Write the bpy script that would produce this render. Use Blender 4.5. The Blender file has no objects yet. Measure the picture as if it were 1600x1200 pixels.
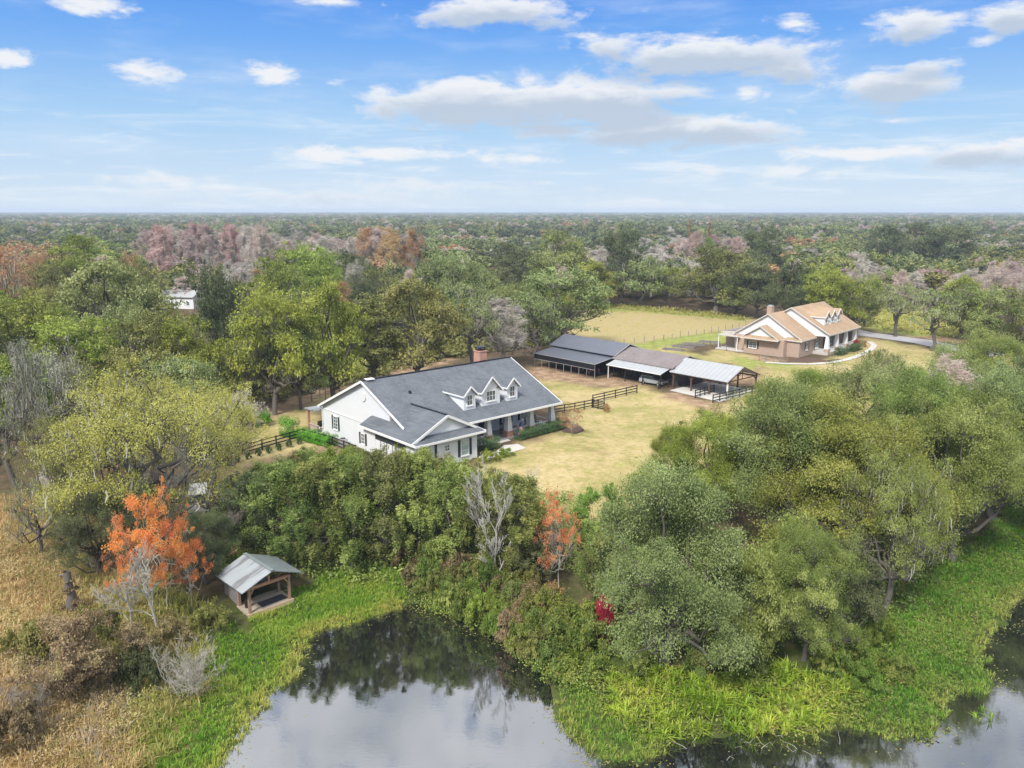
import bpy, math, random
import numpy as np
from math import sin, cos, pi, radians, atan2, sqrt
sc = bpy.context.scene
COL = sc.collection
# ------------------------------------------------------------------ camera
F, HZ, CH = 1250.0, 329.0, 30.0
PITCH = math.atan((600 - HZ) / F)
cam = bpy.data.cameras.new('camera'); co = bpy.data.objects.new('camera', cam); COL.objects.link(co)
cam.sensor_width = 36; cam.lens = 36 * F / 1600; cam.clip_end = 30000; cam.clip_start = 0.5
co.location = (0, 0, CH); co.rotation_euler = (pi / 2 - PITCH, 0, 0); sc.camera = co
sc.view_settings.view_transform = 'Standard'; sc.view_settings.look = 'None'
sc.view_settings.exposure = 0.26; sc.view_settings.gamma = 1
sc.cycles.max_bounces = 7; sc.cycles.diffuse_bounces = 3; sc.cycles.transmission_bounces = 4
sc.cycles.transparent_max_bounces = 8; sc.cycles.volume_bounces = 0

def ray(px, py):
    u = (px - 800) / F; v = -(py - 600) / F; c, s = cos(PITCH), sin(PITCH)
    return np.array([u, c + v * s, -s + v * c])
def at(px, py, z=0.0):
    D = ray(px, py); t = (z - CH) / D[2]
    return D[0] * t, D[1] * t
def topx(x, y, z):
    c, s = cos(PITCH), sin(PITCH); z = z - CH
    d = y * c - z * s; up = y * s + z * c
    return 800 + F * x / d, 600 - F * up / d

# ------------------------------------------------------------------ node helper
class NT:
    def __init__(s, tree): s.t = tree; s.n = tree.nodes; s.l = tree.links
    def new(s, typ, **k):
        n = s.n.new(typ)
        for a, b in k.items(): setattr(n, a, b)
        return n
    def put(s, sock, v):
        if hasattr(v, 'is_output') or isinstance(v, bpy.types.NodeSocket): s.l.new(v, sock)
        elif isinstance(v, (tuple, list)) and len(v) == 3 and sock.type == 'RGBA': sock.default_value = (*v, 1)
        else: sock.default_value = v
    def math(s, op, a, b=0.0, c=0.0, clamp=False):
        n = s.new('ShaderNodeMath', operation=op, use_clamp=clamp)
        s.put(n.inputs[0], a); s.put(n.inputs[1], b); s.put(n.inputs[2], c); return n.outputs[0]
    def vm(s, op, a, b=(0, 0, 0), c=None, out=0):
        n = s.new('ShaderNodeVectorMath', operation=op); s.put(n.inputs[0], a); s.put(n.inputs[1], b)
        if c is not None: s.put(n.inputs[2], c)
        return n.outputs[out]
    def mix(s, f, a, b, mode='MIX'):
        n = s.new('ShaderNodeMix', data_type='RGBA', blend_type=mode)
        s.put(n.inputs[0], f); s.put(n.inputs[6], a); s.put(n.inputs[7], b); return n.outputs[2]
    def sstep(s, v, lo, hi, a=0.0, b=1.0):
        n = s.new('ShaderNodeMapRange', interpolation_type='SMOOTHSTEP')
        for i, q in enumerate((v, lo, hi, a, b)): s.put(n.inputs[i], q)
        return n.outputs[0]
    def noise(s, vec, scale, detail=4, rough=.55, out=0, dist=0.0):
        n = s.new('ShaderNodeTexNoise'); s.put(n.inputs['Vector'], vec); n.inputs['Scale'].default_value = scale
        n.inputs['Detail'].default_value = detail; n.inputs['Roughness'].default_value = rough
        n.inputs['Distortion'].default_value = dist; return n.outputs[out]
    def ramp(s, f, stops, interp='LINEAR'):
        n = s.new('ShaderNodeValToRGB'); r = n.color_ramp; r.interpolation = interp
        while len(r.elements) < len(stops): r.elements.new(0.5)
        for e, (p, c) in zip(r.elements, stops): e.position = p; e.color = (*c, 1)
        s.put(n.inputs[0], f); return n.outputs[0]

# ------------------------------------------------------------------ world: Nishita sky with real-direction clouds
SUN_EL, SUN_AZ = radians(48), radians(205)     # azimuth clockwise from +Y
w = bpy.data.worlds.new('World'); sc.world = w; w.use_nodes = True
N = NT(w.node_tree); N.n.clear()
sky = N.new('ShaderNodeTexSky', sky_type='NISHITA', sun_disc=False, sun_elevation=SUN_EL, sun_rotation=SUN_AZ,
            altitude=30, air_density=1.0, dust_density=0.6, ozone_density=2.0)
tc = N.new('ShaderNodeTexCoord'); gen = tc.outputs['Generated']
sep = N.new('ShaderNodeSeparateXYZ'); N.put(sep.inputs[0], gen)
az = N.math('ARCTAN2', sep.outputs[0], sep.outputs[1]); el = N.math('ARCSINE', sep.outputs[2])
comb = N.new('ShaderNodeCombineXYZ'); N.put(comb.inputs[0], az); N.put(comb.inputs[1], el); P = comb.outputs[0]
Pn = N.vm('MULTIPLY', P, (1, 2.6, 1))
n1 = N.noise(Pn, 11, 10, .62, dist=.5); n2 = N.noise(Pn, 36, 8, .65)
nn = N.math('ADD', N.math('MULTIPLY', n1, 1.0), N.math('MULTIPLY', n2, .45))   # centred about .72
nn = N.math('SUBTRACT', nn, .725)
clouds = [(150,8,62,18,1),(225,113,60,20,.9),(15,90,36,14,.8),(428,117,50,20,1),(335,122,34,9,.5),(530,130,26,8,.35),(775,20,140,30,1.1),(520,2,45,9,.7),
 (735,160,180,46,1.25),(900,158,220,46,1.3),(1050,148,100,28,1),(1172,145,42,18,.8),(1090,88,210,36,1.1),(955,75,78,28,.8),(1225,108,85,24,.8),
 (1050,203,225,30,1.15),(880,205,120,22,.8),(1425,45,66,26,1),(1240,38,38,15,.8),(1540,62,24,9,.6),(1592,25,52,24,.9),(1400,135,125,32,1.1),(1450,105,80,22,.7),
 (1370,240,190,15,.9),(1540,240,140,22,.9),(590,240,190,16,.9),(810,248,120,12,.6),(250,282,100,14,.6),(430,306,380,22,.5),(980,322,190,18,.9),(75,276,50,7,.4),(1000,14,34,8,.5),
 (1393,189,20,4,.4),(1250,268,300,16,.5),(700,292,260,16,.45)]
def angs(px, py):
    D = ray(px, py); D = D / np.linalg.norm(D); return atan2(D[0], D[1]), math.asin(D[2])
field = None; low = None
for (cx, cy, rx, ry, wt) in clouds:
    a0, e0 = angs(cx, cy); ra, re = rx / F, ry / F
    q = N.vm('MULTIPLY_ADD', P, (1 / ra, 1 / re, 0), (-a0 / ra, -e0 / re, 0))
    v = N.math('MULTIPLY_ADD', N.vm('LENGTH', q, out=1), -wt, wt)
    field = v if field is None else N.math('MAXIMUM', field, v)
    if ry > 20:
        q2 = N.vm('MULTIPLY_ADD', P, (1 / ra, 1 / re, 0), (-a0 / ra, -(e0 - re * .5) / re, 0))
        v2 = N.math('MULTIPLY_ADD', N.vm('LENGTH', q2, out=1), -wt, wt)
        low = v2 if low is None else N.math('MAXIMUM', low, v2)
high = N.sstep(el, radians(15.5), radians(24), -1.0, .75)
field = N.math('MAXIMUM', field, high)
dens = N.math('ADD', field, N.math('MULTIPLY', nn, 2.4))
mask = N.sstep(dens, .05, .72)
shade = N.sstep(N.math('ADD', low, N.math('MULTIPLY', nn, 1.2)), .05, .75)
ccol = N.mix(shade, (.76, .77, .79), (.45, .52, .62))
up = N.sstep(el, radians(14), radians(30))
upn = N.noise(N.vm('MULTIPLY', P, (1.2, 1.8, 1)), 3.2, 5, .55)
ccol = N.mix(up, ccol, N.ramp(upn, [(.3, (.58, .64, .72)), (.5, (1.28, 1.3, 1.33)), (.75, (1.75, 1.75, 1.75))]))
mask = N.math('MULTIPLY', mask, N.sstep(el, -.01, radians(4), .35, .93))
# clear sky: Nishita scaled, saturated like the photograph's
hsv = N.new('ShaderNodeHueSaturation'); N.put(hsv.inputs['Color'], N.mix(1.0, sky.outputs[0], (.10, .10, .10), 'MULTIPLY'))
hsv.inputs['Saturation'].default_value = 1.25; hsv.inputs['Value'].default_value = 1.0
grad = N.ramp(N.math('MULTIPLY', el, 1 / radians(30), clamp=True),
   [(0, (.58, .68, .78)), (.20, (.34, .54, .78)), (.36, (.15, .36, .77)), (.48, (.08, .26, .73)), (1, (.07, .23, .65))])
skyc = N.mix(.95, hsv.outputs[0], grad)
wisp = N.sstep(N.noise(N.vm('MULTIPLY', P, (1, 5, 1)), 5, 8, .6), .45, .8, 0, .30)
skyc = N.mix(wisp, skyc, (.76, .8, .85))
stk = N.sstep(N.noise(N.vm('MULTIPLY', P, (1, 9, 1)), 7, 8, .62, dist=.6), .48, .68)
skyc = N.mix(N.math('MULTIPLY', stk, N.sstep(el, radians(9), radians(2.5), 0, .55)), skyc, (.74, .78, .83))
fin = N.mix(mask, skyc, ccol)
bg = N.new('ShaderNodeBackground'); N.put(bg.inputs[0], fin); bg.inputs[1].default_value = 1.0
wo = N.new('ShaderNodeOutputWorld'); N.l.new(bg.outputs[0], wo.inputs[0])
w.cycles.sampling_method = 'MANUAL'; w.cycles.sample_map_resolution = 512

sl = bpy.data.lights.new('sun', 'SUN'); sl.energy = 3.9; sl.angle = radians(9); sl.color = (1, .95, .87)
so = bpy.data.objects.new('sun', sl); COL.objects.link(so)
so.rotation_euler = (pi / 2 - SUN_EL, 0, pi - SUN_AZ)

# ------------------------------------------------------------------ object helpers
def tagit(o, label=None, cat=None, group=None, kind=None):
    if label: o['label'] = label
    if cat: o['category'] = cat
    if group: o['group'] = group
    if kind: o['kind'] = kind
    return o
def thing(name, label, cat, loc=(0, 0, 0), rz=0, group=None):
    o = bpy.data.objects.new(name, None); COL.objects.link(o); o.location = loc; o.rotation_euler = (0, 0, rz)
    o.empty_display_size = .3
    return tagit(o, label, cat, group)
def nomesh(name, V, Fc, mat=None, tint=None, smooth=False):
    """mesh from numpy arrays; Fc is (n,3) or (n,4)"""
    me = bpy.data.meshes.new(name); V = np.asarray(V, dtype=np.float32); Fc = np.asarray(Fc, dtype=np.int32)
    k = Fc.shape[1]
    me.vertices.add(len(V)); me.vertices.foreach_set('co', V.ravel())
    me.loops.add(Fc.size); me.loops.foreach_set('vertex_index', Fc.ravel())
    me.polygons.add(len(Fc)); me.polygons.foreach_set('loop_start', np.arange(0, Fc.size, k, dtype=np.int32))
    me.polygons.foreach_set('loop_total', np.full(len(Fc), k, dtype=np.int32))
    if smooth: me.polygons.foreach_set('use_smooth', np.ones(len(Fc), dtype=bool))
    if tint is not None:
        a = me.attributes.new('tint', 'FLOAT', 'FACE'); a.data.foreach_set('value', np.asarray(tint, dtype=np.float32))
    me.update(calc_edges=True)
    if mat: me.materials.append(mat)
    return me
def link(name, me, parent=None, mat=None):
    o = bpy.data.objects.new(name, me); COL.objects.link(o)
    if parent: o.parent = parent
    if mat:
        if not me.materials: me.materials.append(mat)
        o.material_slots[0].link = 'OBJECT'; o.material_slots[0].material = mat
    return o
class MB:
    def __init__(s): s.v = []; s.f = []
    def add(s, vs, fs):
        k = len(s.v); s.v += [tuple(v) for v in vs]; s.f += [tuple(i + k for i in f) for f in fs]; return s
    def box(s, x0, x1, y0, y1, z0, z1):
        return s.add([(x0,y0,z0),(x1,y0,z0),(x1,y1,z0),(x0,y1,z0),(x0,y0,z1),(x1,y0,z1),(x1,y1,z1),(x0,y1,z1)],
                     [(0,3,2,1),(4,5,6,7),(0,1,5,4),(1,2,6,5),(2,3,7,6),(3,0,4,7)])
    def frus(s, cx, cy, w0, w1, z0, z1):
        a, b = w0 / 2, w1 / 2
        return s.add([(cx-a,cy-a,z0),(cx+a,cy-a,z0),(cx+a,cy+a,z0),(cx-a,cy+a,z0),(cx-b,cy-b,z1),(cx+b,cy-b,z1),(cx+b,cy+b,z1),(cx-b,cy+b,z1)],
                     [(0,3,2,1),(4,5,6,7),(0,1,5,4),(1,2,6,5),(2,3,7,6),(3,0,4,7)])
    def slab(s, pts, d):
        """polygon pts extruded by vector d (solid)"""
        n = len(pts); P0 = [tuple(p) for p in pts]; P1 = [(p[0]+d[0], p[1]+d[1], p[2]+d[2]) for p in pts]
        return s.add(P0 + P1, [tuple(range(n))[::-1], tuple(range(n, 2*n))] + [(i, (i+1) % n, n+(i+1) % n, n+i) for i in range(n)])
    def bar(s, p, q, w, h=None):
        p = np.array(p, float); q = np.array(q, float); d = q - p; L = np.linalg.norm(d) or 1; d /= L
        u = np.cross(d, (0, 0, 1)); 
        if np.linalg.norm(u) < 1e-3: u = np.array([1., 0, 0])
        u /= np.linalg.norm(u); v = np.cross(u, d); h = h or w
        a = u * w / 2; b = v * h / 2
        return s.add([p-a-b, p+a-b, p+a+b, p-a+b, q-a-b, q+a-b, q+a+b, q-a+b],
                     [(0,3,2,1),(4,5,6,7),(0,1,5,4),(1,2,6,5),(2,3,7,6),(3,0,4,7)])
    def tube(s, pts, rads, n=8, cap=True):
        pts = [np.array(p, float) for p in pts]; k = len(s.v); vs = []; fs = []
        for i, p in enumerate(pts):
            d = pts[min(i+1, len(pts)-1)] - pts[max(i-1, 0)]; d = d / (np.linalg.norm(d) or 1)
            u = np.cross(d, (0.31, 0.95, 0.05)); u /= np.linalg.norm(u); v = np.cross(d, u)
            for j in range(n):
                t = 2 * pi * j / n; vs.append(p + (u * cos(t) + v * sin(t)) * rads[i])
        for i in range(len(pts) - 1):
            for j in range(n): fs.append((i*n+j, i*n+(j+1) % n, (i+1)*n+(j+1) % n, (i+1)*n+j))
        if cap: fs += [tuple(range(n))[::-1], tuple(range((len(pts)-1)*n, len(pts)*n))]
        return s.add(vs, fs)
    def cyl(s, p, q, r, n=12): return s.tube([p, q], [r, r], n)
    def build(s, name, mat, parent=None, bevel=0):
        me = bpy.data.meshes.new(name); me.from_pydata([tuple(map(float, v)) for v in s.v], [], s.f); me.materials.append(mat); me.update()
        o = bpy.data.objects.new(name, me); COL.objects.link(o)
        if parent: o.parent = parent
        if bevel:
            m = o.modifiers.new('bevel', 'BEVEL'); m.width = bevel; m.segments = 2; m.limit_method = 'ANGLE'
        return o
def copy_tree(o, parent=None):
    kids = [c for c in bpy.data.objects if c.parent == o]
    c = o.copy(); COL.objects.link(c); c.parent = parent
    for k in kids: copy_tree(k, c)
    return c

# ------------------------------------------------------------------ materials
def newmat(name):
    m = bpy.data.materials.new(name); m.use_nodes = True; t = NT(m.node_tree); b = t.n['Principled BSDF']; return m, t, b
def plain(name, col, rough=.6, var=.12, scale=3.0, metal=0.0, spec=.3, bump=0.0, bscale=20):
    m, t, b = newmat(name); o = t.new('ShaderNodeTexCoord').outputs['Object']
    nz = t.noise(o, scale, 5, .6)
    c = t.mix(nz, tuple(x * (1 - var) for x in col), tuple(min(1, x * (1 + var)) for x in col))
    t.put(b.inputs['Base Color'], c); b.inputs['Roughness'].default_value = rough; b.inputs['Metallic'].default_value = metal
    b.inputs['Specular IOR Level'].default_value = spec
    if bump:
        bn = t.new('ShaderNodeBump'); bn.inputs['Strength'].default_value = bump; bn.inputs['Distance'].default_value = .03
        t.put(bn.inputs['Height'], t.noise(o, bscale, 4)); t.l.new(bn.outputs[0], b.inputs['Normal'])
    return m
def shingle(name, c1, c2, c3):
    m, t, b = newmat(name); o = t.new('ShaderNodeTexCoord').outputs['Object']
    q = t.vm('MULTIPLY', o, (1, 1, 1)); sp = t.new('ShaderNodeSeparateXYZ'); t.put(sp.inputs[0], q)
    cb = t.new('ShaderNodeCombineXYZ'); t.put(cb.inputs[0], t.math('ADD', sp.outputs[0], t.math('MULTIPLY', sp.outputs[1], .23))); t.put(cb.inputs[1], t.math('MULTIPLY', sp.outputs[2], 2.2))
    br = t.new('ShaderNodeTexBrick'); t.put(br.inputs['Vector'], cb.outputs[0]); br.inputs['Scale'].default_value = 1
    br.inputs['Brick Width'].default_value = .42; br.inputs['Row Height'].default_value = .3; br.inputs['Mortar Size'].default_value = .02
    t.put(br.inputs['Color1'], c1); t.put(br.inputs['Color2'], c2); t.put(br.inputs['Mortar'], c3); br.inputs['Bias'].default_value = 0
    nz = t.noise(o, .35, 4, .6); c = t.mix(t.sstep(nz, .35, .7, 0, .45), br.outputs[0], tuple(x * 1.25 for x in c2))
    c = t.mix(.35, c, t.mix(t.noise(o, 14, 2), c3, tuple(x * 1.3 for x in c2)))
    t.put(b.inputs['Base Color'], c); b.inputs['Roughness'].default_value = .85; b.inputs['Specular IOR Level'].default_value = .25
    return m
def brickmat(name, c1, c2, mort):
    m, t, b = newmat(name); o = t.new('ShaderNodeTexCoord').outputs['Object']
    sp = t.new('ShaderNodeSeparateXYZ'); t.put(sp.inputs[0], o); cb = t.new('ShaderNodeCombineXYZ')
    t.put(cb.inputs[0], t.math('ADD', sp.outputs[0], sp.outputs[1])); t.put(cb.inputs[1], sp.outputs[2])
    br = t.new('ShaderNodeTexBrick'); t.put(br.inputs['Vector'], cb.outputs[0]); br.inputs['Scale'].default_value = 1
    br.inputs['Brick Width'].default_value = .25; br.inputs['Row Height'].default_value = .09; br.inputs['Mortar Size'].default_value = .008
    t.put(br.inputs['Color1'], c1); t.put(br.inputs['Color2'], c2); t.put(br.inputs['Mortar'], mort)
    c = t.mix(t.sstep(t.noise(o, .8, 4), .35, .7, 0, .35), br.outputs[0], c2)
    t.put(b.inputs['Base Color'], c); b.inputs['Roughness'].default_value = .9; return m
def metalroof(name, col, col2, rust, axis=0, pitch=.45, rustlvl=.6, rough=.45):
    """ribbed sheet metal; ribs run along the slope, spaced along local axis"""
    m, t, b = newmat(name); o = t.new('ShaderNodeTexCoord').outputs['Object']
    sp = t.new('ShaderNodeSeparateXYZ'); t.put(sp.inputs[0], o)
    fr = t.math('FRACT', t.math('MULTIPLY', sp.outputs[axis], 1 / pitch)); seam = t.sstep(t.math('ABSOLUTE', t.math('SUBTRACT', fr, .5)), .40, .48)
    c = t.mix(t.noise(o, .7, 5, .65), col, col2)
    c = t.mix(t.math('MULTIPLY', seam, .35), c, tuple(x * .4 for x in col))
    sv = (3, .5, .5) if axis == 0 else (.5, 3, .5)
    nz = t.noise(t.vm('MULTIPLY', o, sv), .5, 6, .65)
    c = t.mix(t.sstep(nz, rustlvl, rustlvl + .12, 0, .7), c, rust)
    t.put(b.inputs['Base Color'], c); b.inputs['Roughness'].default_value = rough; b.inputs['Metallic'].default_value = .15; b.inputs['Specular IOR Level'].default_value = .4
    bn = t.new('ShaderNodeBump'); bn.inputs['Strength'].default_value = .6; bn.inputs['Distance'].default_value = .04
    t.put(bn.inputs['Height'], seam); t.l.new(bn.outputs[0], b.inputs['Normal']); return m
def leafmat(name, cols, trans=.3, hv=.02, vv=.35):
    m, t, b = newmat(name); t.n.remove(b)
    at_ = t.new('ShaderNodeAttribute', attribute_name='tint'); oi = t.new('ShaderNodeObjectInfo')
    o = t.new('ShaderNodeTexCoord').outputs['Object']
    f = t.math('ADD', t.math('MULTIPLY', at_.outputs['Fac'], .75), t.math('MULTIPLY', t.noise(o, .45, 3), .25))
    c = t.ramp(f, [(i / (len(cols) - 1), q) for i, q in enumerate(cols)])
    h = t.new('ShaderNodeHueSaturation'); t.put(h.inputs['Color'], c)
    t.put(h.inputs['Hue'], t.math('MULTIPLY_ADD', oi.outputs['Random'], hv * 2, .5 - hv))
    rr = t.math('FRACT', t.math('MULTIPLY', oi.outputs['Random'], 7.31))
    t.put(h.inputs['Value'], t.math('MULTIPLY_ADD', rr, vv, 1 - vv / 2))
    pb = t.new('ShaderNodeBsdfPrincipled'); t.put(pb.inputs['Base Color'], h.outputs[0]); pb.inputs['Roughness'].default_value = .55; pb.inputs['Specular IOR Level'].default_value = .35
    tr = t.new('ShaderNodeBsdfTranslucent'); t.put(tr.inputs[0], h.outputs[0])
    mx = t.new('ShaderNodeMixShader'); mx.inputs[0].default_value = trans; t.l.new(pb.outputs[0], mx.inputs[1]); t.l.new(tr.outputs[0], mx.inputs[2])
    t.l.new(mx.outputs[0], t.n['Material Output'].inputs[0]); return m
def glassmat(name, col=(.05, .07, .08)):
    m, t, b = newmat(name); o = t.new('ShaderNodeTexCoord').outputs['Object']
    t.put(b.inputs['Base Color'], t.mix(t.noise(o, 1.5, 3), col, tuple(x * 2.2 for x in col)))
    b.inputs['Roughness'].default_value = .08; b.inputs['Specular IOR Level'].default_value = .9; return m

M = {}
M['white'] = plain('white_siding', (.69, .71, .74), .6, .04, .6)
M['tantrim'] = plain('tan_trim', (.58, .55, .50), .6, .05, 2)
M['trim'] = plain('white_trim', (.76, .76, .76), .5, .03, 2)
M['slate'] = shingle('grey_shingle', (.09, .10, .118), (.15, .165, .185), (.045, .05, .06))
M['tan'] = shingle('tan_shingle', (.31, .215, .14), (.40, .29, .195), (.20, .135, .09))
M['brown_sh'] = shingle('brown_shingle', (.17, .145, .145), (.225, .195, .195), (.11, .095, .095))
M['shutter'] = plain('dark_shutter', (.035, .04, .045), .5)
M['glass'] = glassmat('window_glass'); M['paleglass'] = glassmat('pale_glass', (.22, .27, .27))
M['redbrick'] = brickmat('red_brick', (.42, .17, .12), (.50, .24, .17), (.5, .42, .36))
M['tanbrick'] = brickmat('tan_brick', (.36, .25, .19), (.45, .335, .26), (.44, .37, .31))
M['concrete'] = plain('concrete', (.50, .48, .45), .85, .12, .8)
M['asphalt'] = plain('pale_asphalt', (.36, .35, .37), .9, .12, .5)
M['mulch'] = plain('mulch', (.10, .065, .05), .95, .4, 6)
M['blackwood'] = plain('black_board', (.022, .02, .02), .7, .3, 4)
M['oldwood'] = plain('weathered_wood', (.32, .20, .14), .85, .3, 4)
M['deckwood'] = plain('deck_board', (.40, .34, .28), .85, .25, 3)
M['greywood'] = plain('grey_wood', (.20, .19, .19), .85, .3, 3)
M['brownwood'] = plain('brown_post', (.12, .07, .05), .8, .3, 4)
M['darkmetal'] = metalroof('dark_metal_roof', (.10, .11, .14), (.15, .16, .20), (.36, .17, .10), 0, .9, .66, .38)
M['palemetal'] = metalroof('pale_metal_roof', (.33, .345, .36), (.42, .435, .45), (.28, .27, .25), 0, .9, .70, .5)
M['tinroof'] = metalroof('weathered_tin', (.27, .30, .32), (.42, .45, .47), (.13, .12, .12), 1, .3, .50, .5)
M['tinroof_green'] = metalroof('weathered_green_tin', (.17, .20, .205), (.27, .30, .31), (.10, .11, .11), 1, .3, .60, .5)
M['blacksheet'] = plain('black_sheet', (.012, .013, .018), .5, .2, 2)
M['barnwall'] = plain('barn_wall', (.09, .085, .09), .8, .3, 1)
M['steel'] = plain('galvanised_steel', (.55, .56, .58), .4, .1, 2, .5)
M['red'] = plain('red_paint', (.50, .03, .04), .35, .1, 2, 0, .5)
M['rubber'] = plain('rubber', (.02, .02, .02), .8)
M['blackmetal'] = plain('black_metal', (.02, .02, .022), .4, .1, 2, 0, .5)
M['carwhite'] = plain('white_paint', (.80, .80, .80), .25, .02, 1, 0, .6)
M['carsilver'] = plain('silver_paint', (.45, .48, .52), .25, .05, 1, .4, .6)
M['bark'] = plain('bark', (.13, .115, .10), .9, .35, 3, bump=.4)
M['palebark'] = plain('pale_bark', (.36, .34, .29), .85, .25, 2)
M['whitebark'] = plain('white_bark', (.50, .48, .43), .85, .2, 2)
M['greybark'] = plain('grey_bark', (.27, .24, .21), .9, .3, 3)
L_ = {}
def LM(k, *a, **q): L_[k] = leafmat('foliage_' + k, *a, **q)
LM('grove', [(.09, .13, .025), (.25, .325, .075), (.48, .56, .19)], .36)
LM('yolive', [(.11, .13, .02), (.30, .32, .06), (.52, .52, .15)], .34)
LM('brush', [(.14, .09, .045), (.32, .23, .11), (.50, .40, .20), (.26, .29, .07)], .3)
LM('oak', [(.090, .114, .030), (.216, .246, .072), (.408, .432, .156)])
LM('oaky', [(.10, .13, .02), (.26, .315, .045), (.46, .50, .11)], .35)
LM('olive', [(.09, .10, .025), (.22, .23, .06), (.42, .40, .13)], .3)
LM('dark', [(.046, .063, .025), (.115, .138, .057), (.230, .253, .103)])
LM('lime', [(.10, .16, .02), (.20, .30, .05), (.32, .42, .09)], .38)
LM('silver', [(.10, .135, .04), (.23, .275, .09), (.42, .47, .20)], .28)
LM('pale', [(.24, .24, .05), (.50, .49, .11), (.74, .72, .26)], .35)
LM('willow', [(.072, .108, .024), (.204, .264, .060), (.480, .528, .156)], .3)
LM('orange', [(.58, .17, .12), (.80, .32, .08), (.88, .50, .14)], .4, .012)
LM('coral', [(.56, .18, .10), (.78, .34, .14), (.84, .46, .20)], .4, .012)
LM('crimson', [(.30, .02, .04), (.50, .05, .07), (.60, .10, .09)], .4)
LM('rust', [(.24, .14, .08), (.42, .25, .12), (.56, .38, .20)], .3)
LM('pink', [(.34, .25, .22), (.50, .39, .35), (.68, .57, .52)], .25)
LM('redtwig', [(.34, .20, .18), (.48, .32, .29), (.64, .50, .46)], .25)
LM('fuzz', [(.300, .264, .228), (.456, .408, .360), (.624, .576, .504)], .2)
LM('moss', [(.22, .22, .17), (.33, .33, .26), (.45, .44, .36)], .2)
LM('hedge', [(.039, .078, .026), (.072, .143, .046), (.117, .221, .065)], .2, .01, .1)
LM('brighthedge', [(.06, .19, .01), (.12, .34, .02), (.20, .46, .04)], .35, .01, .1)
LM('marsh', [(.07, .20, .02), (.16, .35, .03), (.34, .48, .07), (.60, .50, .16)], .38)
LM('drygrass', [(.28, .19, .07), (.56, .43, .17), (.78, .63, .31), (.46, .42, .12)], .38)
LM('mixgrass', [(.14, .19, .03), (.32, .36, .08), (.54, .48, .18), (.36, .26, .13)], .35)
LM('fern', [(.12, .20, .015), (.22, .36, .03), (.44, .53, .07), (.48, .32, .10)], .4)
LM('bank', [(.045, .07, .015), (.12, .18, .03), (.30, .34, .07), (.30, .20, .10)], .3)
LM('bramble', [(.09, .07, .035), (.20, .15, .08), (.34, .27, .13), (.26, .27, .08)], .25)
# ------------------------------------------------------------------ terrain and water
ZW = -1.8
POND = [(250,1330),(340,1200),(352,1180),(385,1130),(420,1080),(466,1046),(470,1012),(482,988),(520,977),(575,962),(615,950),(640,944),(700,962),(750,984),(800,1014),(840,1048),(864,1078),(868,1118),(893,1150),(912,1172),
 (945,1186),(985,1188),(1018,1180),(1055,1160),(1100,1148),(1150,1150),(1199,1148),(1262,1152),(1292,1128),(1346,1138),(1408,1148),(1450,1152),(1471,1138),(1467,1098),(1500,1078),(1540,1078),(1558,1070),(1533,1040),(1533,1000),(1553,976),(1583,982),(1560,955),(1592,930),(1660,905),(1900,860),(2600,900),(2300,1500),(250,1500)]
pond = np.array([at(x, y, ZW) for x, y in POND])
def sdf(px_, py_, poly):
    """signed distance, positive outside"""
    X = np.asarray(px_, float); Y = np.asarray(py_, float); d = np.full(X.shape, 1e18); ins = np.zeros(X.shape, bool)
    n = len(poly)
    for i in range(n):
        ax, ay = poly[i]; bx, by = poly[(i + 1) % n]; ex, ey = bx - ax, by - ay
        t = np.clip(((X - ax) * ex + (Y - ay) * ey) / (ex * ex + ey * ey + 1e-12), 0, 1)
        d = np.minimum(d, (X - ax - ex * t) ** 2 + (Y - ay - ey * t) ** 2)
        c = ((ay > Y) != (by > Y)) & (X < ex * (Y - ay) / (ey if abs(ey) > 1e-12 else 1e-12) + ax); ins ^= c
    d = np.sqrt(d); return np.where(ins, -d, d)
def ss(v, a, b):
    t = np.clip((v - a) / (b - a), 0, 1); return t * t * (3 - 2 * t)
def wob(X, Y, k, s=0):
    return (np.sin(X * k + 1.3 + s) * np.cos(Y * k * 1.31 + .7 + s) + np.sin(X * k * 2.3 + Y * k * 1.7 + s) * .5 + np.cos(Y * k * 3.1 - X * k * 2.6 + s) * .3) / 1.8
def hgt(X, Y):
    X = np.asarray(X, float); Y = np.asarray(Y, float)
    d = sdf(X, Y, pond) + wob(X, Y, 1.1) * .25
    z = np.where(d < 0, ZW - .08 - 1.0 * ss(-d, 0, 3), ZW + .03 + 1.77 * ss(d, -2, 17))
    far = ss(np.hypot(X, Y), 190, 900)
    z = z + .62 * (1 - ss(np.hypot(X + 2.5, Y - 99.5), 9, 19))     # raised pad under the white house front
    return z + wob(X, Y, .12) * .08 * ss(d, 8, 20) + far * wob(X, Y, .004) * 1.5
def h1(x, y): return float(hgt(np.array([x]), np.array([y]))[0])
def ground(px, py):
    z = 0.0
    for _ in range(6):
        x, y = at(px, py, z); z = h1(x, y)
    return x, y, z
def WP(pts, z=0.0): return np.array([at(a, b, z) for a, b in pts])
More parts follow.
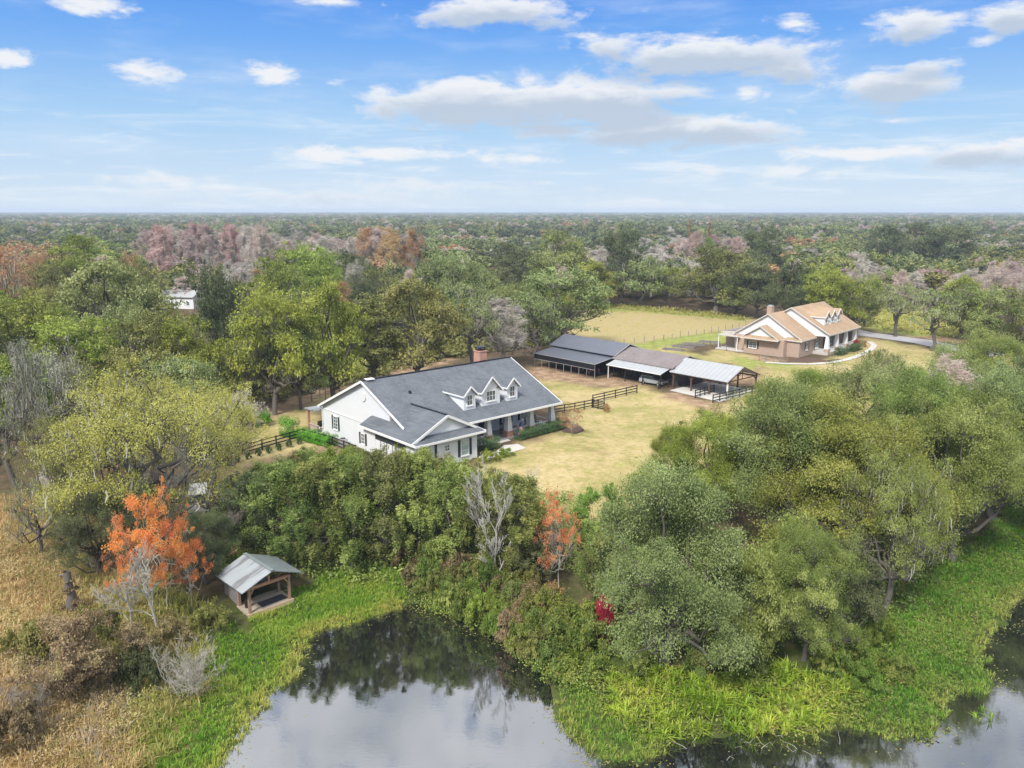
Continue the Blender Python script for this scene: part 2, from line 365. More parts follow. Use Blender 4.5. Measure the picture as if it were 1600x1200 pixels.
ZONES = {
 'lawn': [[(700,748),(770,716),(815,704),(850,690),(905,676),(880,640),(868,622),(840,600),(845,590),(880,596),(930,606),(1000,602),(1060,622),(1130,634),(1180,604),(1195,572),(1230,568),(1290,561),(1335,548),(1350,527),(1400,535),(1440,542),(1480,550),(1640,560),(1640,640),(1300,700),(1000,800),(930,810),(850,790)],
          [(950,552),(1000,538),(1050,540),(1100,556),(1120,545),(1170,553),(1240,572),(1190,588),(1150,570)],
          [(400,706),(345,738),(355,775),(440,760),(520,712),(530,704),(500,690),(500,640),(560,602),(520,600),(430,646),(380,650),(380,690)]],
 'field': [[(860,520),(930,478),(1000,482),(1170,495),(1195,500),(1165,512),(1100,524),(1030,534),(930,550),(860,560)],
           [(740,456),(800,452),(800,478),(745,478)], [(630,395),(665,392),(668,402),(640,408)]],
 'green': [[(900,480),(950,474),(1010,480),(1080,486),(1170,497),(1160,501),(1080,494),(1000,488),(930,486)],
           [(960,545),(1040,528),(1130,518),(1170,516),(1160,538),(1080,535),(1000,552)],
           [(1370,480),(1500,490),(1500,525),(1420,525),(1340,512),(1340,500)],
           [(1150,556),(1196,566),(1170,582),(1140,572)], [(1190,568),(1250,568),(1240,576),(1190,574)],[(720,395),(800,398),(800,412),(730,412)]],
 'dirt': [[(825,572),(850,576),(930,592),(960,590),(1000,600),(1000,606),(930,603),(880,594),(850,594),(825,585)],
          [(400,665),(430,630),(500,592),(580,575),(680,560),(720,560),(620,590),(560,598),(500,622),(440,650)],
          [(1050,612),(1140,640),(1120,645),(1040,622)],[(1130,570),(1190,556),(1215,562),(1180,590),(1150,600)],
          [(470,705),(530,697),(520,712),(440,730),(380,738),(370,730)],
          [(1180,815),(1300,800),(1320,860),(1200,880)],[(1340,512),(1370,516),(1470,534),(1500,540),(1500,533),(1400,518)]]}
def axis(parts):
    out = [parts[0][0]]
    for a, b, st in parts:
        n = max(1, int(round((b - a) / st))); out += list(np.linspace(a, b, n + 1)[1:])
    return np.array(out)
g1 = [-x for x in (9000, 6000, 4000, 2600, 1700, 1100, 700, 450, 300)]
xs = np.concatenate([g1, axis([(-230, -60, 3), (-60, 85, .6), (85, 260, 3)]), [-x for x in g1[::-1]]])
ys = np.concatenate([[-600, -250, -100, -40], axis([(-10, 30, 5), (30, 130, .6), (130, 240, 1.5), (240, 340, 5)]), [420, 540, 700, 950, 1300, 1800, 2500, 3500, 5000, 7000, 9500]])
GX, GY = np.meshgrid(xs, ys); gx, gy = GX.ravel(), GY.ravel(); gz = hgt(gx, gy)
nx, ny = len(xs), len(ys); idx = np.arange(nx * ny).reshape(ny, nx)
q = np.stack([idx[:-1, :-1], idx[:-1, 1:], idx[1:, 1:], idx[1:, :-1]], -1).reshape(-1, 4)
gm = nomesh('ground', np.stack([gx, gy, gz], 1), q, smooth=True)
dp = sdf(gx, gy, pond)
for k, polys in ZONES.items():
    wv = np.zeros(len(gx))
    for p in polys:
        pw = WP(p); sz = np.hypot(*(pw.mean(0))) ; e = .8 + sz * .006
        wv = np.maximum(wv, 1 - ss(sdf(gx, gy, pw) + wob(gx, gy, .5) * e * .8, -e, e))
    a = gm.attributes.new(k, 'FLOAT', 'POINT'); a.data.foreach_set('value', wv.astype(np.float32))
a = gm.attributes.new('bank', 'FLOAT', 'POINT'); a.data.foreach_set('value', (1 - ss(dp + wob(gx, gy, .3) * 3, 5, 13)).astype(np.float32))
dl = sdf(gx, gy, WP([(-300, 1300), (-300, 800), (0, 800), (60, 830), (110, 860), (170, 940), (240, 1040), (260, 1100), (200, 1300)], -1))
a = gm.attributes.new('straw', 'FLOAT', 'POINT'); a.data.foreach_set('value', (1 - ss(dl, -2, 3)).astype(np.float32))
m, t, b = newmat('ground_cover'); o = t.new('ShaderNodeTexCoord').outputs['Object']
def A(nm): return t.new('ShaderNodeAttribute', attribute_name=nm).outputs['Fac']
nA = t.noise(o, .09, 6, .6); nB = t.noise(o, .6, 6, .65); nC = t.noise(o, 5, 4, .7)
c = t.ramp(t.math('ADD', t.math('MULTIPLY', nA, .5), t.math('MULTIPLY', nB, .5)), [(.3, (.045, .045, .022)), (.5, (.10, .075, .045)), (.62, (.17, .10, .07)), (.75, (.11, .13, .04))])
lawn = t.ramp(t.math('ADD', t.math('MULTIPLY', nA, .6), t.math('MULTIPLY', nB, .4)), [(.32, (.18, .20, .05)), (.44, (.29, .26, .10)), (.54, (.40, .32, .16)), (.70, (.47, .39, .23))])
lawn = t.mix(t.sstep(t.noise(o, .22, 3), .60, .72, 0, .6), lawn, (.27, .30, .06))
field = t.ramp(nB, [(.3, (.22, .26, .06)), (.42, (.32, .29, .10)), (.55, (.38, .28, .17)), (.68, (.30, .32, .10))])
green = t.ramp(nB, [(.3, (.15, .20, .04)), (.5, (.24, .27, .07)), (.7, (.36, .33, .13))])
dirt = t.ramp(nB, [(.3, (.17, .115, .075)), (.5, (.30, .20, .13)), (.7, (.42, .32, .20))])
bank = t.ramp(nB, [(.3, (.035, .04, .015)), (.5, (.06, .09, .02)), (.7, (.11, .09, .045))])
straw = t.ramp(nB, [(.3, (.20, .15, .06)), (.6, (.38, .27, .11))])
for k, cc in (('bank', bank), ('straw', straw), ('lawn', lawn), ('field', field), ('dirt', dirt), ('green', green)): c = t.mix(A(k), c, cc)
c = t.mix(1, c, t.mix(nC, (.68, .68, .66), (1.32, 1.32, 1.34)), 'MULTIPLY')
c = t.mix(1, c, t.ramp(t.noise(o, 1.7, 6, .7), [(.32, (.72, .76, .66)), (.5, (1, 1, 1)), (.7, (1.15, 1.12, 1.1))]), 'MULTIPLY')
c = t.mix(t.sstep(t.noise(t.vm('ADD', o, (40, 9, 0)), .16, 5, .65, dist=1.5), .55, .68, 0, .38), c, (.22, .17, .08))
t.put(b.inputs['Base Color'], c); b.inputs['Roughness'].default_value = .95; b.inputs['Specular IOR Level'].default_value = .1
bn = t.new('ShaderNodeBump'); bn.inputs['Strength'].default_value = .5; bn.inputs['Distance'].default_value = .12
t.put(bn.inputs['Height'], t.math('ADD', nB, t.math('MULTIPLY', nC, .3))); t.l.new(bn.outputs[0], b.inputs['Normal'])
tagit(link('ground', gm, None, m), kind='structure')
# water
m, t, b = newmat('pond_water'); o = t.new('ShaderNodeTexCoord').outputs['Object']
t.n.remove(b); df = t.new('ShaderNodeBsdfDiffuse'); df.inputs[0].default_value = (.012, .013, .012, 1)
gl = t.new('ShaderNodeBsdfGlossy'); gl.inputs['Roughness'].default_value = .012; gl.inputs['Color'].default_value = (.95, .97, 1, 1)
lw = t.new('ShaderNodeFresnel'); lw.inputs[0].default_value = 1.9
bn = t.new('ShaderNodeBump'); bn.inputs['Strength'].default_value = .035; bn.inputs['Distance'].default_value = .05
t.put(bn.inputs['Height'], t.noise(t.vm('MULTIPLY', o, (1, 1.5, 1)), 2.2, 4, .6)); t.l.new(bn.outputs[0], gl.inputs['Normal'])
ms = t.new('ShaderNodeMixShader'); t.put(ms.inputs[0], t.math('MULTIPLY_ADD', lw.outputs[0], 1.0, .20, clamp=True))
t.l.new(df.outputs[0], ms.inputs[1]); t.l.new(gl.outputs[0], ms.inputs[2]); t.l.new(ms.outputs[0], t.n['Material Output'].inputs[0])
wm = nomesh('water', [(-45, 5, ZW), (190, 5, ZW), (190, 105, ZW), (-45, 105, ZW)], [(0, 1, 2, 3)])
tagit(link('water', wm, None, m), kind='structure')
def sheet(name, pts, mat, z=.06, kind='structure'):
    pw = WP(pts) if len(pts[0]) == 2 else np.array(pts)[:, :2]
    n = len(pw); mb = MB(); zz = float(np.max(hgt(pw[:, 0], pw[:, 1]))) + z
    mb.slab([(p[0], p[1], zz) for p in pw], (0, 0, -.5)); return tagit(mb.build(name, mat), kind=kind)

# ------------------------------------------------------------------ foliage generators
def quads(C, Nrm, L, W, rng, updir=None):
    """leaf rhombi at C with normal Nrm; returns verts, faces"""
    n = len(C); r = rng.normal(size=(n, 3)) if updir is None else updir + rng.normal(size=(n, 3)) * .35
    u = np.cross(Nrm, r); u /= np.linalg.norm(u, axis=1, keepdims=True) + 1e-9
    v = np.cross(Nrm, u); v /= np.linalg.norm(v, axis=1, keepdims=True) + 1e-9
    L = L[:, None]; W = W[:, None]
    V = np.stack([C - v * L, C + u * W, C + v * L, C - u * W], 1).reshape(-1, 3)
    return V, np.arange(n * 4).reshape(-1, 4)
def unit(rng, n):
    d = rng.normal(size=(n, 3)); return d / np.linalg.norm(d, axis=1, keepdims=True)
def crown(seed, R=6, Hc=7, z0=2.5, nl=11, ncl=26, nlf=60, ls=.2, asp=.5, open_=.9, droop=0.0, shape='oak', flat=.62):
    """lobed broadleaf crown; returns leaf arrays, lobe centres, cluster centres"""
    rng = np.random.default_rng(seed); lobes = []
    for i in range(nl):
        a = 2 * pi * (i * .618 + rng.uniform(-.12, .12)); f = (i + .6) / nl
        if shape == 'oak': rr = R * .74 * sqrt(1 - (f * .97) ** 2.2) * rng.uniform(.62, 1.15); zz = z0 + Hc * (.14 + .64 * f) + rng.uniform(-.6, .6)
        elif shape == 'cone': rr = R * .6 * (1 - f) * rng.uniform(.6, 1.1); zz = z0 + Hc * (.08 + .84 * f)
        elif shape == 'low': rr = R * .8 * sqrt(1 - (f * .9) ** 2) * rng.uniform(.55, 1.15); zz = z0 + Hc * (.12 + .55 * f)
        else: rr = R * .6 * sin(pi * (.15 + .8 * f)) * rng.uniform(.75, 1.1); zz = z0 + Hc * (.12 + .72 * f)
        lr = R * rng.uniform(.17, .36) * (1 if shape != 'cone' else .8 * (1.15 - f)); lobes.append((rr * cos(a), rr * sin(a), zz, lr))
    cc = []; lc = []
    for k, (x, y, z, lr) in enumerate(lobes):
        n = max(6, int(ncl * rng.uniform(.75, 1.25))); d = unit(rng, n); d[:, 2] = np.abs(d[:, 2]) * .95 - .22
        d /= np.linalg.norm(d, axis=1, keepdims=True); rad = lr * rng.uniform(.45, 1.4, (n, 1))
        p = np.array([x, y, z]) + d * rad * np.array([1, 1, .72]); cc.append(p); lc += [k] * n
    cc = np.concatenate(cc); lc = np.array(lc)
    keep = rng.random(len(cc)) < open_; cc, lc = cc[keep], lc[keep]
    ctr = np.array([0, 0, z0 + Hc * .35]); out = cc - ctr; out /= np.linalg.norm(out, axis=1, keepdims=True)
    K = len(cc); num = np.maximum(4, (nlf * rng.uniform(.5, 1.5, K))).astype(int); ci = np.repeat(np.arange(K), num); n = len(ci)
    rc = (R * .085 * rng.uniform(.5, 1.7, K))[ci][:, None]
    off = rng.normal(size=(n, 3)) * .62; off[:, 2] *= flat; r_ = np.linalg.norm(off, axis=1, keepdims=True); off = off / (r_ + 1e-9) * np.minimum(r_, 1.5)
    if droop: off[:, 2] = -np.abs(rng.normal(size=n)) * droop + .25 * off[:, 2]; off[:, :2] *= (1.0 + .35 * off[:, 2:3] / max(droop, .1)).clip(.35, 1)
    C = cc[ci] + off * rc
    Nr = out[ci] * .7 + np.array([0, 0, .45]) + rng.normal(size=(n, 3)) * .8
    updir = None
    if droop: Nr = out[ci] * np.array([1, 1, .2]) + rng.normal(size=(n, 3)) * .5; updir = np.cross(Nr, np.array([0, 0, 1.0]))
    Nr /= np.linalg.norm(Nr, axis=1, keepdims=True)
    L = ls * rng.uniform(.6, 1.35, n); V, Fq = quads(C, Nr, L * .5, L * .5 * asp, rng, updir)
    tint = np.clip(rng.normal(.5, .27, K)[ci] * .72 + rng.random(n) * .28 + rng.normal(0, .12, 60)[lc[ci]], 0, 1)
    return V, Fq, tint, np.array(lobes), cc, lc
class BR:
    """branch skin: many tapered tubes in one mesh"""
    def __init__(s): s.V = []; s.F = []; s.k = 0
    def seg(s, pts, r0, r1, n=5):
        pts = np.asarray(pts, float); m = len(pts); T = np.gradient(pts, axis=0); T /= np.linalg.norm(T, axis=1, keepdims=True) + 1e-9
        u = np.cross(T, (.37, .21, .05)); bad = np.linalg.norm(u, axis=1) < .05; u[bad] = np.cross(T[bad], (0, 1, 0)); u /= np.linalg.norm(u, axis=1, keepdims=True); v = np.cross(T, u)
        r = np.linspace(r0, r1, m)[:, None, None]; a = np.linspace(0, 2 * pi, n, endpoint=False)
        ring = pts[:, None] + (u[:, None] * np.cos(a)[None, :, None] + v[:, None] * np.sin(a)[None, :, None]) * r
        s.V.append(ring.reshape(-1, 3)); i = np.arange(m - 1)[:, None] * n; j = np.arange(n)[None]; j2 = (j + 1) % n
        s.F.append((np.stack([i + j, i + j2, i + n + j2, i + n + j], -1)).reshape(-1, 4) + s.k); s.k += m * n
    def mesh(s, name): return nomesh(name, np.concatenate(s.V), np.concatenate(s.F), smooth=True)
def bend(p, q, rng, m=5, k=.12, sag=0):
    p = np.array(p, float); q = np.array(q, float); t = np.linspace(0, 1, m)[:, None]; L = np.linalg.norm(q - p)
    j = rng.normal(size=(m, 3)) * L * k * np.sin(t * pi); return p + (q - p) * t + j + np.array([0, 0, 1]) * sag * L * np.sin(t * pi)
def trunkmesh(name, seed, lobes, cc, lc, r=.35, z0=2.5, lean=0, twigs=.35, fork=True):
    rng = np.random.default_rng(seed + 99); B = BR(); top = np.array([lean, 0, z0 + .2 * (lobes[:, 2].max() - z0)])
    B.seg(bend((0, 0, -.8), top, rng, 6, .05), r * 1.15, r * .72, 8)
    for k, (x, y, z, lr) in enumerate(lobes):
        st = np.array([0, 0, z0 * .55]) * (1 - (k % 3) / 3) + top * ((k % 3) / 3) if fork else top
        st = top * (.6 + .4 * ((k % 4) / 3)); e = (x, y, z - lr * .35); B.seg(bend(st, e, rng, 6, .09, -.06), r * .5, r * .14, 5)
        ids = np.where(lc == k)[0]; ids = ids[rng.random(len(ids)) < twigs]
        for i in ids: B.seg(bend(e, cc[i], rng, 4, .1), r * .13, .015, 3)
    return B.mesh(name)
def mosses(cc, seed, n, L=1.6, spread=.45, w=.045):
    rng = np.random.default_rng(seed); i = rng.integers(0, len(cc), n); P0 = cc[i] + rng.normal(size=(n, 3)) * spread * np.array([1, 1, .4])
    l = L * rng.uniform(.3, 1.3, n); ww = w * rng.uniform(.5, 1.5, n); a = rng.uniform(0, pi, n); d = np.stack([np.cos(a), np.sin(a), 0 * a], 1)
    mid = P0 + np.stack([rng.normal(size=n) * .08, rng.normal(size=n) * .08, -l * .5], 1); end = P0 + np.stack([rng.normal(size=n) * .15, rng.normal(size=n) * .15, -l], 1)
    V = np.stack([P0 - d * ww[:, None] * .7, P0 + d * ww[:, None] * .7, mid + d * ww[:, None], mid - d * ww[:, None], end + d * .02, end - d * .02], 1).reshape(-1, 3)
    b_ = np.arange(n)[:, None] * 6; Fq = np.concatenate([b_ + [0, 1, 2, 3], b_ + [3, 2, 4, 5]]); return V, Fq, np.tile(rng.random(n), 2)
def baretree(name, seed, H=8, R=3, r=.14, depth=4, nb=5, up=.55, trunk=.3, r_end=.012, jit=.35, leaders=1):
    rng = np.random.default_rng(seed); B = BR(); tips = []
    def grow(p, d, L, rad, lev):
        d = d / np.linalg.norm(d); q = p + d * L; q[2] += .02 * L
        pts = bend(p, q, rng, 4 if lev < 2 else 3, .05); B.seg(pts, rad, max(rad * .5, r_end), 6 if lev == 0 else (4 if lev < 2 else 3))
        if lev >= depth: tips.append(q); return
        n = nb if lev else int(nb * 1.6)
        for i in range(n):
            f = (rng.uniform(.25, 1) if lev else rng.uniform(trunk, 1)); pp = p + (q - p) * f
            a = rng.uniform(0, 2 * pi); side = np.array([cos(a), sin(a), rng.uniform(-.15, .5)]); nd = d * up + side * (1 - up) + rng.normal(size=3) * jit * .3; nd[2] += .12
            grow(pp, nd, L * rng.uniform(.42, .68) * (1.1 - .35 * f), max(rad * rng.uniform(.38, .55), r_end), lev + 1)
        grow(q, d + rng.normal(size=3) * .2, L * .5, max(rad * .5, r_end), lev + 1)
    for k in range(leaders):
        a = 2 * pi * k / max(1, leaders) + rng.uniform(0, 1); s_ = 0 if leaders == 1 else rng.uniform(.25, .6)
        grow(np.array([0, 0, -.4]), np.array([cos(a) * s_, sin(a) * s_, 1.0]), H * .55, r, 0)
    me = B.mesh(name); V = np.empty(len(me.vertices) * 3, np.float32); me.vertices.foreach_get('co', V); V = V.reshape(-1, 3)
    kz = H / V[:, 2].max(); kr = R / np.percentile(np.hypot(V[:, 0], V[:, 1]), 97); V *= np.array([kr, kr, kz], np.float32)
    me.vertices.foreach_set('co', V.ravel()); me.update(); return me, np.array(tips) * np.array([kr, kr, kz])
# prototypes: name -> list of (crown mesh, trunk mesh, moss mesh or None, R, H)
PROTO = {}
def proto(key, n, seed, moss=0, trunk=True, r=.35, lean=0, mossL=1.6, twigs=.5, **k):
    out = []
    for i in range(n):
        V, Fq, ti, lob, cc, lc = crown(seed + i * 17, **k)
        cm = nomesh(key + '_crown', V, Fq, None, ti)
        tm = trunkmesh(key + '_trunk', seed + i, lob, cc, lc, r, k.get('z0', 2.5), lean, twigs) if trunk else None
        mm = None
        if moss: a_, b_, c_ = mosses(cc, seed + i, moss, mossL); mm = nomesh(key + '_moss', a_, b_, None, c_)
        out.append((cm, tm, mm, float(np.percentile(np.hypot(V[:, 0], V[:, 1]), 98)), float(np.percentile(V[:, 2], 99.5))))
    PROTO[key] = out
proto('near', 4, 11, nl=21, ncl=30, nlf=200, ls=.115, asp=.55, R=6, Hc=9, z0=1.0)
proto('nearmoss', 2, 61, moss=700, nl=19, ncl=28, nlf=110, ls=.155, R=7, Hc=8, z0=1.6, open_=.78, mossL=1.0)
proto('mossopen', 2, 91, moss=650, nl=14, ncl=20, nlf=42, ls=.16, R=7, Hc=8, z0=2.5, open_=.5, mossL=.9, twigs=.9)
proto('airy', 2, 95, moss=300, nl=22, ncl=22, nlf=120, ls=.12, R=7, Hc=8.5, z0=2.0, open_=.8, mossL=.7, twigs=.8)
proto('mid', 5, 111, nl=17, ncl=20, nlf=50, ls=.28, R=6, Hc=9.5, z0=1.2)
proto('midmoss', 2, 151, moss=350, nl=16, ncl=20, nlf=40, ls=.30, R=6, Hc=8.5, z0=2.5, open_=.8, mossL=1.0)
proto('midtall', 3, 171, nl=16, ncl=18, nlf=38, ls=.30, R=4.5, Hc=11, z0=2.5, shape='tall')
proto('midopen', 3, 181, nl=13, ncl=14, nlf=36, ls=.28, R=6, Hc=7, z0=4, open_=.7, moss=350, mossL=.9)
proto('willow', 4, 211, nl=15, ncl=18, nlf=125, ls=.165, asp=.34, R=3.4, Hc=6.6, z0=.3, droop=.9, shape='tall', r=.14)
proto('shrubby', 4, 241, nl=12, ncl=22, nlf=100, ls=.11, R=2.6, Hc=4.8, z0=.1, shape='low', r=.10)
proto('bushlow', 3, 261, nl=9, ncl=18, nlf=55, ls=.12, R=1.5, Hc=1.8, z0=-.1, shape='low', trunk=False)
proto('sparse', 3, 281, nl=17, ncl=11, nlf=85, ls=.13, asp=.6, R=4, Hc=6.4, z0=1.6, open_=.52, r=.10)
proto('twiggy', 4, 301, nl=14, ncl=20, nlf=38, ls=.75, asp=.055, R=4.5, Hc=8.5, z0=1.5, shape='tall', droop=1.0)
proto('cone', 1, 321, nl=12, ncl=16, nlf=28, ls=.4, R=2.6, Hc=13, z0=1.5, shape='cone')
def fartree(seed, **k):
    V, Fq, ti, *_ = crown(seed, **k); return nomesh('far_crown', V, Fq, None, ti)
BARE = [baretree('bare_a', 5, 7, 2.6, .075, 5, 3, up=.62, r_end=.008, trunk=.35, jit=.2), baretree('bare_b', 9, 8, 3.4, .065, 5, 3, up=.62, leaders=3, r_end=.008, jit=.2), baretree('bare_bush', 14, 3.6, 3.2, .025, 4, 3, up=.45, leaders=7, trunk=.1, r_end=.006, jit=.25)]
# ------------------------------------------------------------------ buildings
def window(par, side, u, z0, wd, h, off, shut=True, pane='glass', mull=(1, 2), fw=.09):
    """side 'f': faces local -y at y=off ; side 'l': faces local -x at x=off ; u = centre along the wall"""
    def bx(mb, a0, a1, d0, d1, z0_, z1_):
        if side == 'f': mb.box(a0, a1, off - d1, off - d0, z0_, z1_)
        else: mb.box(off - d1, off - d0, a0, a1, z0_, z1_)
    l, r = u - wd / 2, u + wd / 2; mb = MB()
    bx(mb, l, l + fw, -.02, .07, z0, z0 + h); bx(mb, r - fw, r, -.02, .07, z0, z0 + h)
    bx(mb, l + fw, r - fw, -.02, .068, z0, z0 + fw); bx(mb, l + fw, r - fw, -.02, .068, z0 + h - fw, z0 + h)
    for i in range(1, mull[0] + 1):
        x = l + wd * i / (mull[0] + 1); bx(mb, x - .02, x + .02, .0, .045, z0 + fw, z0 + h - fw)
    for i in range(1, mull[1] + 1):
        z = z0 + h * i / (mull[1] + 1); bx(mb, l + fw, r - fw, .0, .05, z - .022, z + .022)
    wo_ = mb.build('window', M['trim'], par)
    p = MB(); bx(p, l + fw * .8, r - fw * .8, -.03, .02, z0 + fw * .8, z0 + h - fw * .8); p.build('pane', M[pane], wo_)
    s_ = MB(); bx(s_, l - .06, r + .06, -.02, .12, z0 - .09, z0); s_.build('sill', M['trim'] if M_sill is None else M_sill, wo_)
    if shut:
        for q in (l - .42, r + .06):
            s2 = MB(); bx(s2, q, q + .36, -.02, .05, z0 - .04, z0 + h + .04)
            for k in range(9): bx(s2, q + .05, q + .31, .05, .062, z0 + h * (k + .25) / 9, z0 + h * (k + .7) / 9)
            s2.build('shutter', M['shutter'], par)
M_sill = None
YW = .73
wh = thing('farmhouse', 'long white farmhouse with dark grey shingle roof, three dormers and a garage wing', 'house', (-26.42, 106.05, 0), YW)
RB, ZR, EF, EB, L0 = 11.31, 9.24, 4.30, 3.95, 24.96
zm = lambda b: ZR - (b - RB) * .4545
T = .20
def rslab(mb, pts, t=T): mb.slab([(a, -b, z) for a, b, z in pts], (0, 0, -t))
AW, WH_, EZ, BWG = 3.7, 5.15, 4.1, 24.25
ZWG = EZ + .5 * WH_; bj = RB + (ZR - ZWG) / .4545; bfl = RB + (ZR - (EZ + .5 * (WH_ + AW - L0 * 0 - AW))) / .4545
mb = MB()
rslab(mb, [(0, RB, ZR), (L0, RB, ZR), (L0, 21.95, zm(21.95)), (8.9, 21.95, zm(21.95)), (0, 21.2, zm(21.2))])
rslab(mb, [(0, RB, ZR), (0, -.15, ZR - 11.46 * .4545), (L0, -.15, ZR - 11.46 * .4545), (L0, RB, ZR)])
rslab(mb, [(AW, bj, ZWG), (AW, BWG, ZWG), (AW + WH_, BWG, EZ), (AW + WH_, 20.8, EZ), (AW + WH_ - .4, 19, EZ + .2)])
rslab(mb, [(AW, BWG, ZWG), (AW, bj - 1.2, ZWG), (AW - WH_ + 1.65, 12.85, EZ + .825), (AW - WH_, 12.85, EZ), (AW - WH_, BWG, EZ)])
rslab(mb, [(AW - WH_, BWG, EZ + .02), (AW - WH_, 24.95, EZ - .12), (AW + WH_, 24.95, EZ - .12), (AW + WH_, BWG, EZ + .02), (AW + WH_ - 1.2, 24.0, EZ + .55), (AW - WH_ + 1.2, 24.0, EZ + .55)])
roof = mb.build('roof', M['slate'], wh)
r2 = MB(); r2.bar((0, -RB, ZR + .05), (L0, -RB, ZR + .05), .34, .10); r2.bar((AW, -bj + .2, ZWG + .04), (AW, -BWG, ZWG + .04), .3, .09); r2.build('ridge_cap', M['blacksheet'], roof)
v = MB(); v.frus(4.8, -15, .32, .2, zm(15) - .05, zm(15) + .35); v.build('roof_vent', M['blackmetal'], roof)
v = MB(); v.bar((.6, -RB - .1, ZR + .1), (1.7, -RB - .25, ZR + .1), .8, .12); v.build('ridge_vent_cover', M['trim'], roof)
# fascia boards
f = MB(); t_ = .06
f.bar((-.03, -RB, ZR - .12), (-.03, .15, zm(22.77) - .12), .08, .3); f.bar((-.03, -RB, ZR - .12), (-.03, -20.6, zm(20.6) - .12), .08, .3)
f.bar((L0 + .03, -RB, ZR - .12), (L0 + .03, -21.95, zm(21.95) - .12), .08, .3); f.bar((L0 + .03, -RB, ZR - .12), (L0 + .03, .15, zm(22.77) - .12), .08, .3)
f.bar((8.7, -22.0, zm(21.95) - .10), (L0 + .07, -22.0, zm(21.95) - .10), .09, .26)
f.bar((AW, -BWG - .03, ZWG - .10), (AW + WH_ + .05, -BWG - .03, EZ - .12), .08, .3); f.bar((AW, -BWG - .03, ZWG - .10), (AW - WH_ - .05, -BWG - .03, EZ - .12), .08, .3)
f.bar((AW - WH_ - .03, -12.8, EZ - .1), (AW - WH_ - .03, -24.98, EZ - .14), .09, .26); f.bar((AW - WH_ - .06, -24.98, EZ - .2), (AW + WH_ + .05, -24.98, EZ - .2), .09, .24)
f.bar((AW + WH_ + .03, -21.5, EZ - .1), (AW + WH_ + .03, -24.98, EZ - .14), .09, .26)
f.build('fascia', M['trim'], wh)
# walls
wl = MB()
prof = [(.45, .35), (.45, RB), (.45, 16.9)]
wl.slab([(.45, -.35, -.3), (.45, -.35, zm(22.27) - .1), (.45, -RB, ZR - .22), (.45, -16.9, zm(16.9) - .22), (.45, -16.9, -.3)], (24.0, 0, 0))
wl.box(-1.0, 8.1, -24.2, -13.2, -.3, EZ - .06)
wl.slab([(AW - WH_ + .9, -23.9, EZ + .2), (AW + WH_ - .9, -23.9, EZ + .2), (AW, -23.9, ZWG - .25)], (0, 6, 0))
wl.build('wall', M['white'], wh)
band = MB(); band.box(.38, .44, -12.6, -.5, 3.62, 3.74); band.build('trim_band', M['trim'], wh)
gv = MB(); gv.tube([(.41, -11.1, 7.1), (.33, -11.1, 7.1)], [.62, .62], 8); gv.build('gable_vent', plain('vent_grey', (.70, .70, .70)), wh)
window(wh, 'l', -3.75, 1.3, 1.15, 1.85, .45, mull=(1, 3)); window(wh, 'l', -13.0, 1.6, .9, 1.4, -1.0, mull=(1, 2))
gd = MB(); gd.box(-1.06, -.95, -22.3, -15.9, .6, 3.5); gd = gd.build('garage_door', M['shutter'], wh)
for k in range(5):
    pn = MB(); pn.box(-1.10, -1.06, -22.2 + k * 1.28, -21.1 + k * 1.28, .7, 2.9); pn.build('door_panel', M['white'], gd)
window(wh, 'f', 6.2, 1.25, 1.25, 2.0, -24.2, pane='paleglass', mull=(0, 2)); window(wh, 'f', 1.1, 1.4, 1.1, 2.0, -24.2, pane='paleglass', mull=(0, 2))
window(wh, 'f', 3.55, 2.3, .8, .85, -24.2, shut=False, mull=(1, 1))
# porch
pf = MB(); pf.box(8.2, 25.0, -21.0, -16.95, -.2, .85); pf.build('porch_floor', plain('grey_porch', (.30, .32, .33), .6), wh)
for i, a_ in enumerate((13.1, 16.6, 20.6, 24.55)):
    p = MB(); p.frus(a_, -20.3, 1.05, 1.0, -.2, 1.55); p.box(a_ - .56, a_ + .56, -20.86, -19.74, 1.55, 1.63); pr = p.build('pier', M['redbrick'], wh)
    c_ = MB(); c_.frus(a_, -20.3, .86, .48, 1.63, 4.0); c_.box(a_ - .32, a_ + .32, -20.62, -19.98, 3.95, 4.15); c_.build('column', M['trim'], wh)
c_ = MB(); c_.box(8.2, 25.0, -20.5, -20.1, 4.05, 4.3); c_.build('porch_beam', M['trim'], wh)
for (a0, a1) in ((8.3, 12.5), (17.2, 20.0), (21.2, 24.0)):
    rl = MB(); rl.box(a0, a1, -20.38, -20.28, 1.6, 1.7); rl.box(a0, a1, -20.37, -20.29, 1.0, 1.06)
    n = int((a1 - a0) / .16)
    for k in range(n): rl.box(a0 + .05 + k * .16, a0 + .09 + k * .16, -20.36, -20.31, 1.06, 1.6)
    if a0 > 21: rl.box(22.5, 22.62, -20.4, -20.26, .85, 1.95)
    rl.build('railing', M['trim'], wh)
rl = MB(); rl.box(24.5, 24.6, -19.7, -17, 1.6, 1.7); rl.box(24.5, 24.58, -19.7, -17, 1.0, 1.06); rl.build('railing', M['trim'], wh)
for a_, w_ in ((19.2, 1.5), (22.6, 1.5), (10.2, 1.3)): window(wh, 'f', a_, 1.5, w_, 1.9, -16.9, pane='paleglass', mull=(1, 1))
d_ = MB(); d_.box(14.3, 15.4, -16.98, -16.85, .87, 3.1); d_ = d_.build('door', M['shutter'], wh); k_ = MB(); k_.box(15.22, 15.3, -17.06, -16.98, 1.8, 1.95); k_.build('handle', M['steel'], d_)
st = MB(); st.box(14.0, 15.9, -21.6, -21.0, -.2, .70); st.box(14.0, 15.9, -22.1, -21.6, -.2, .55); st.build('step', M['concrete'], wh)
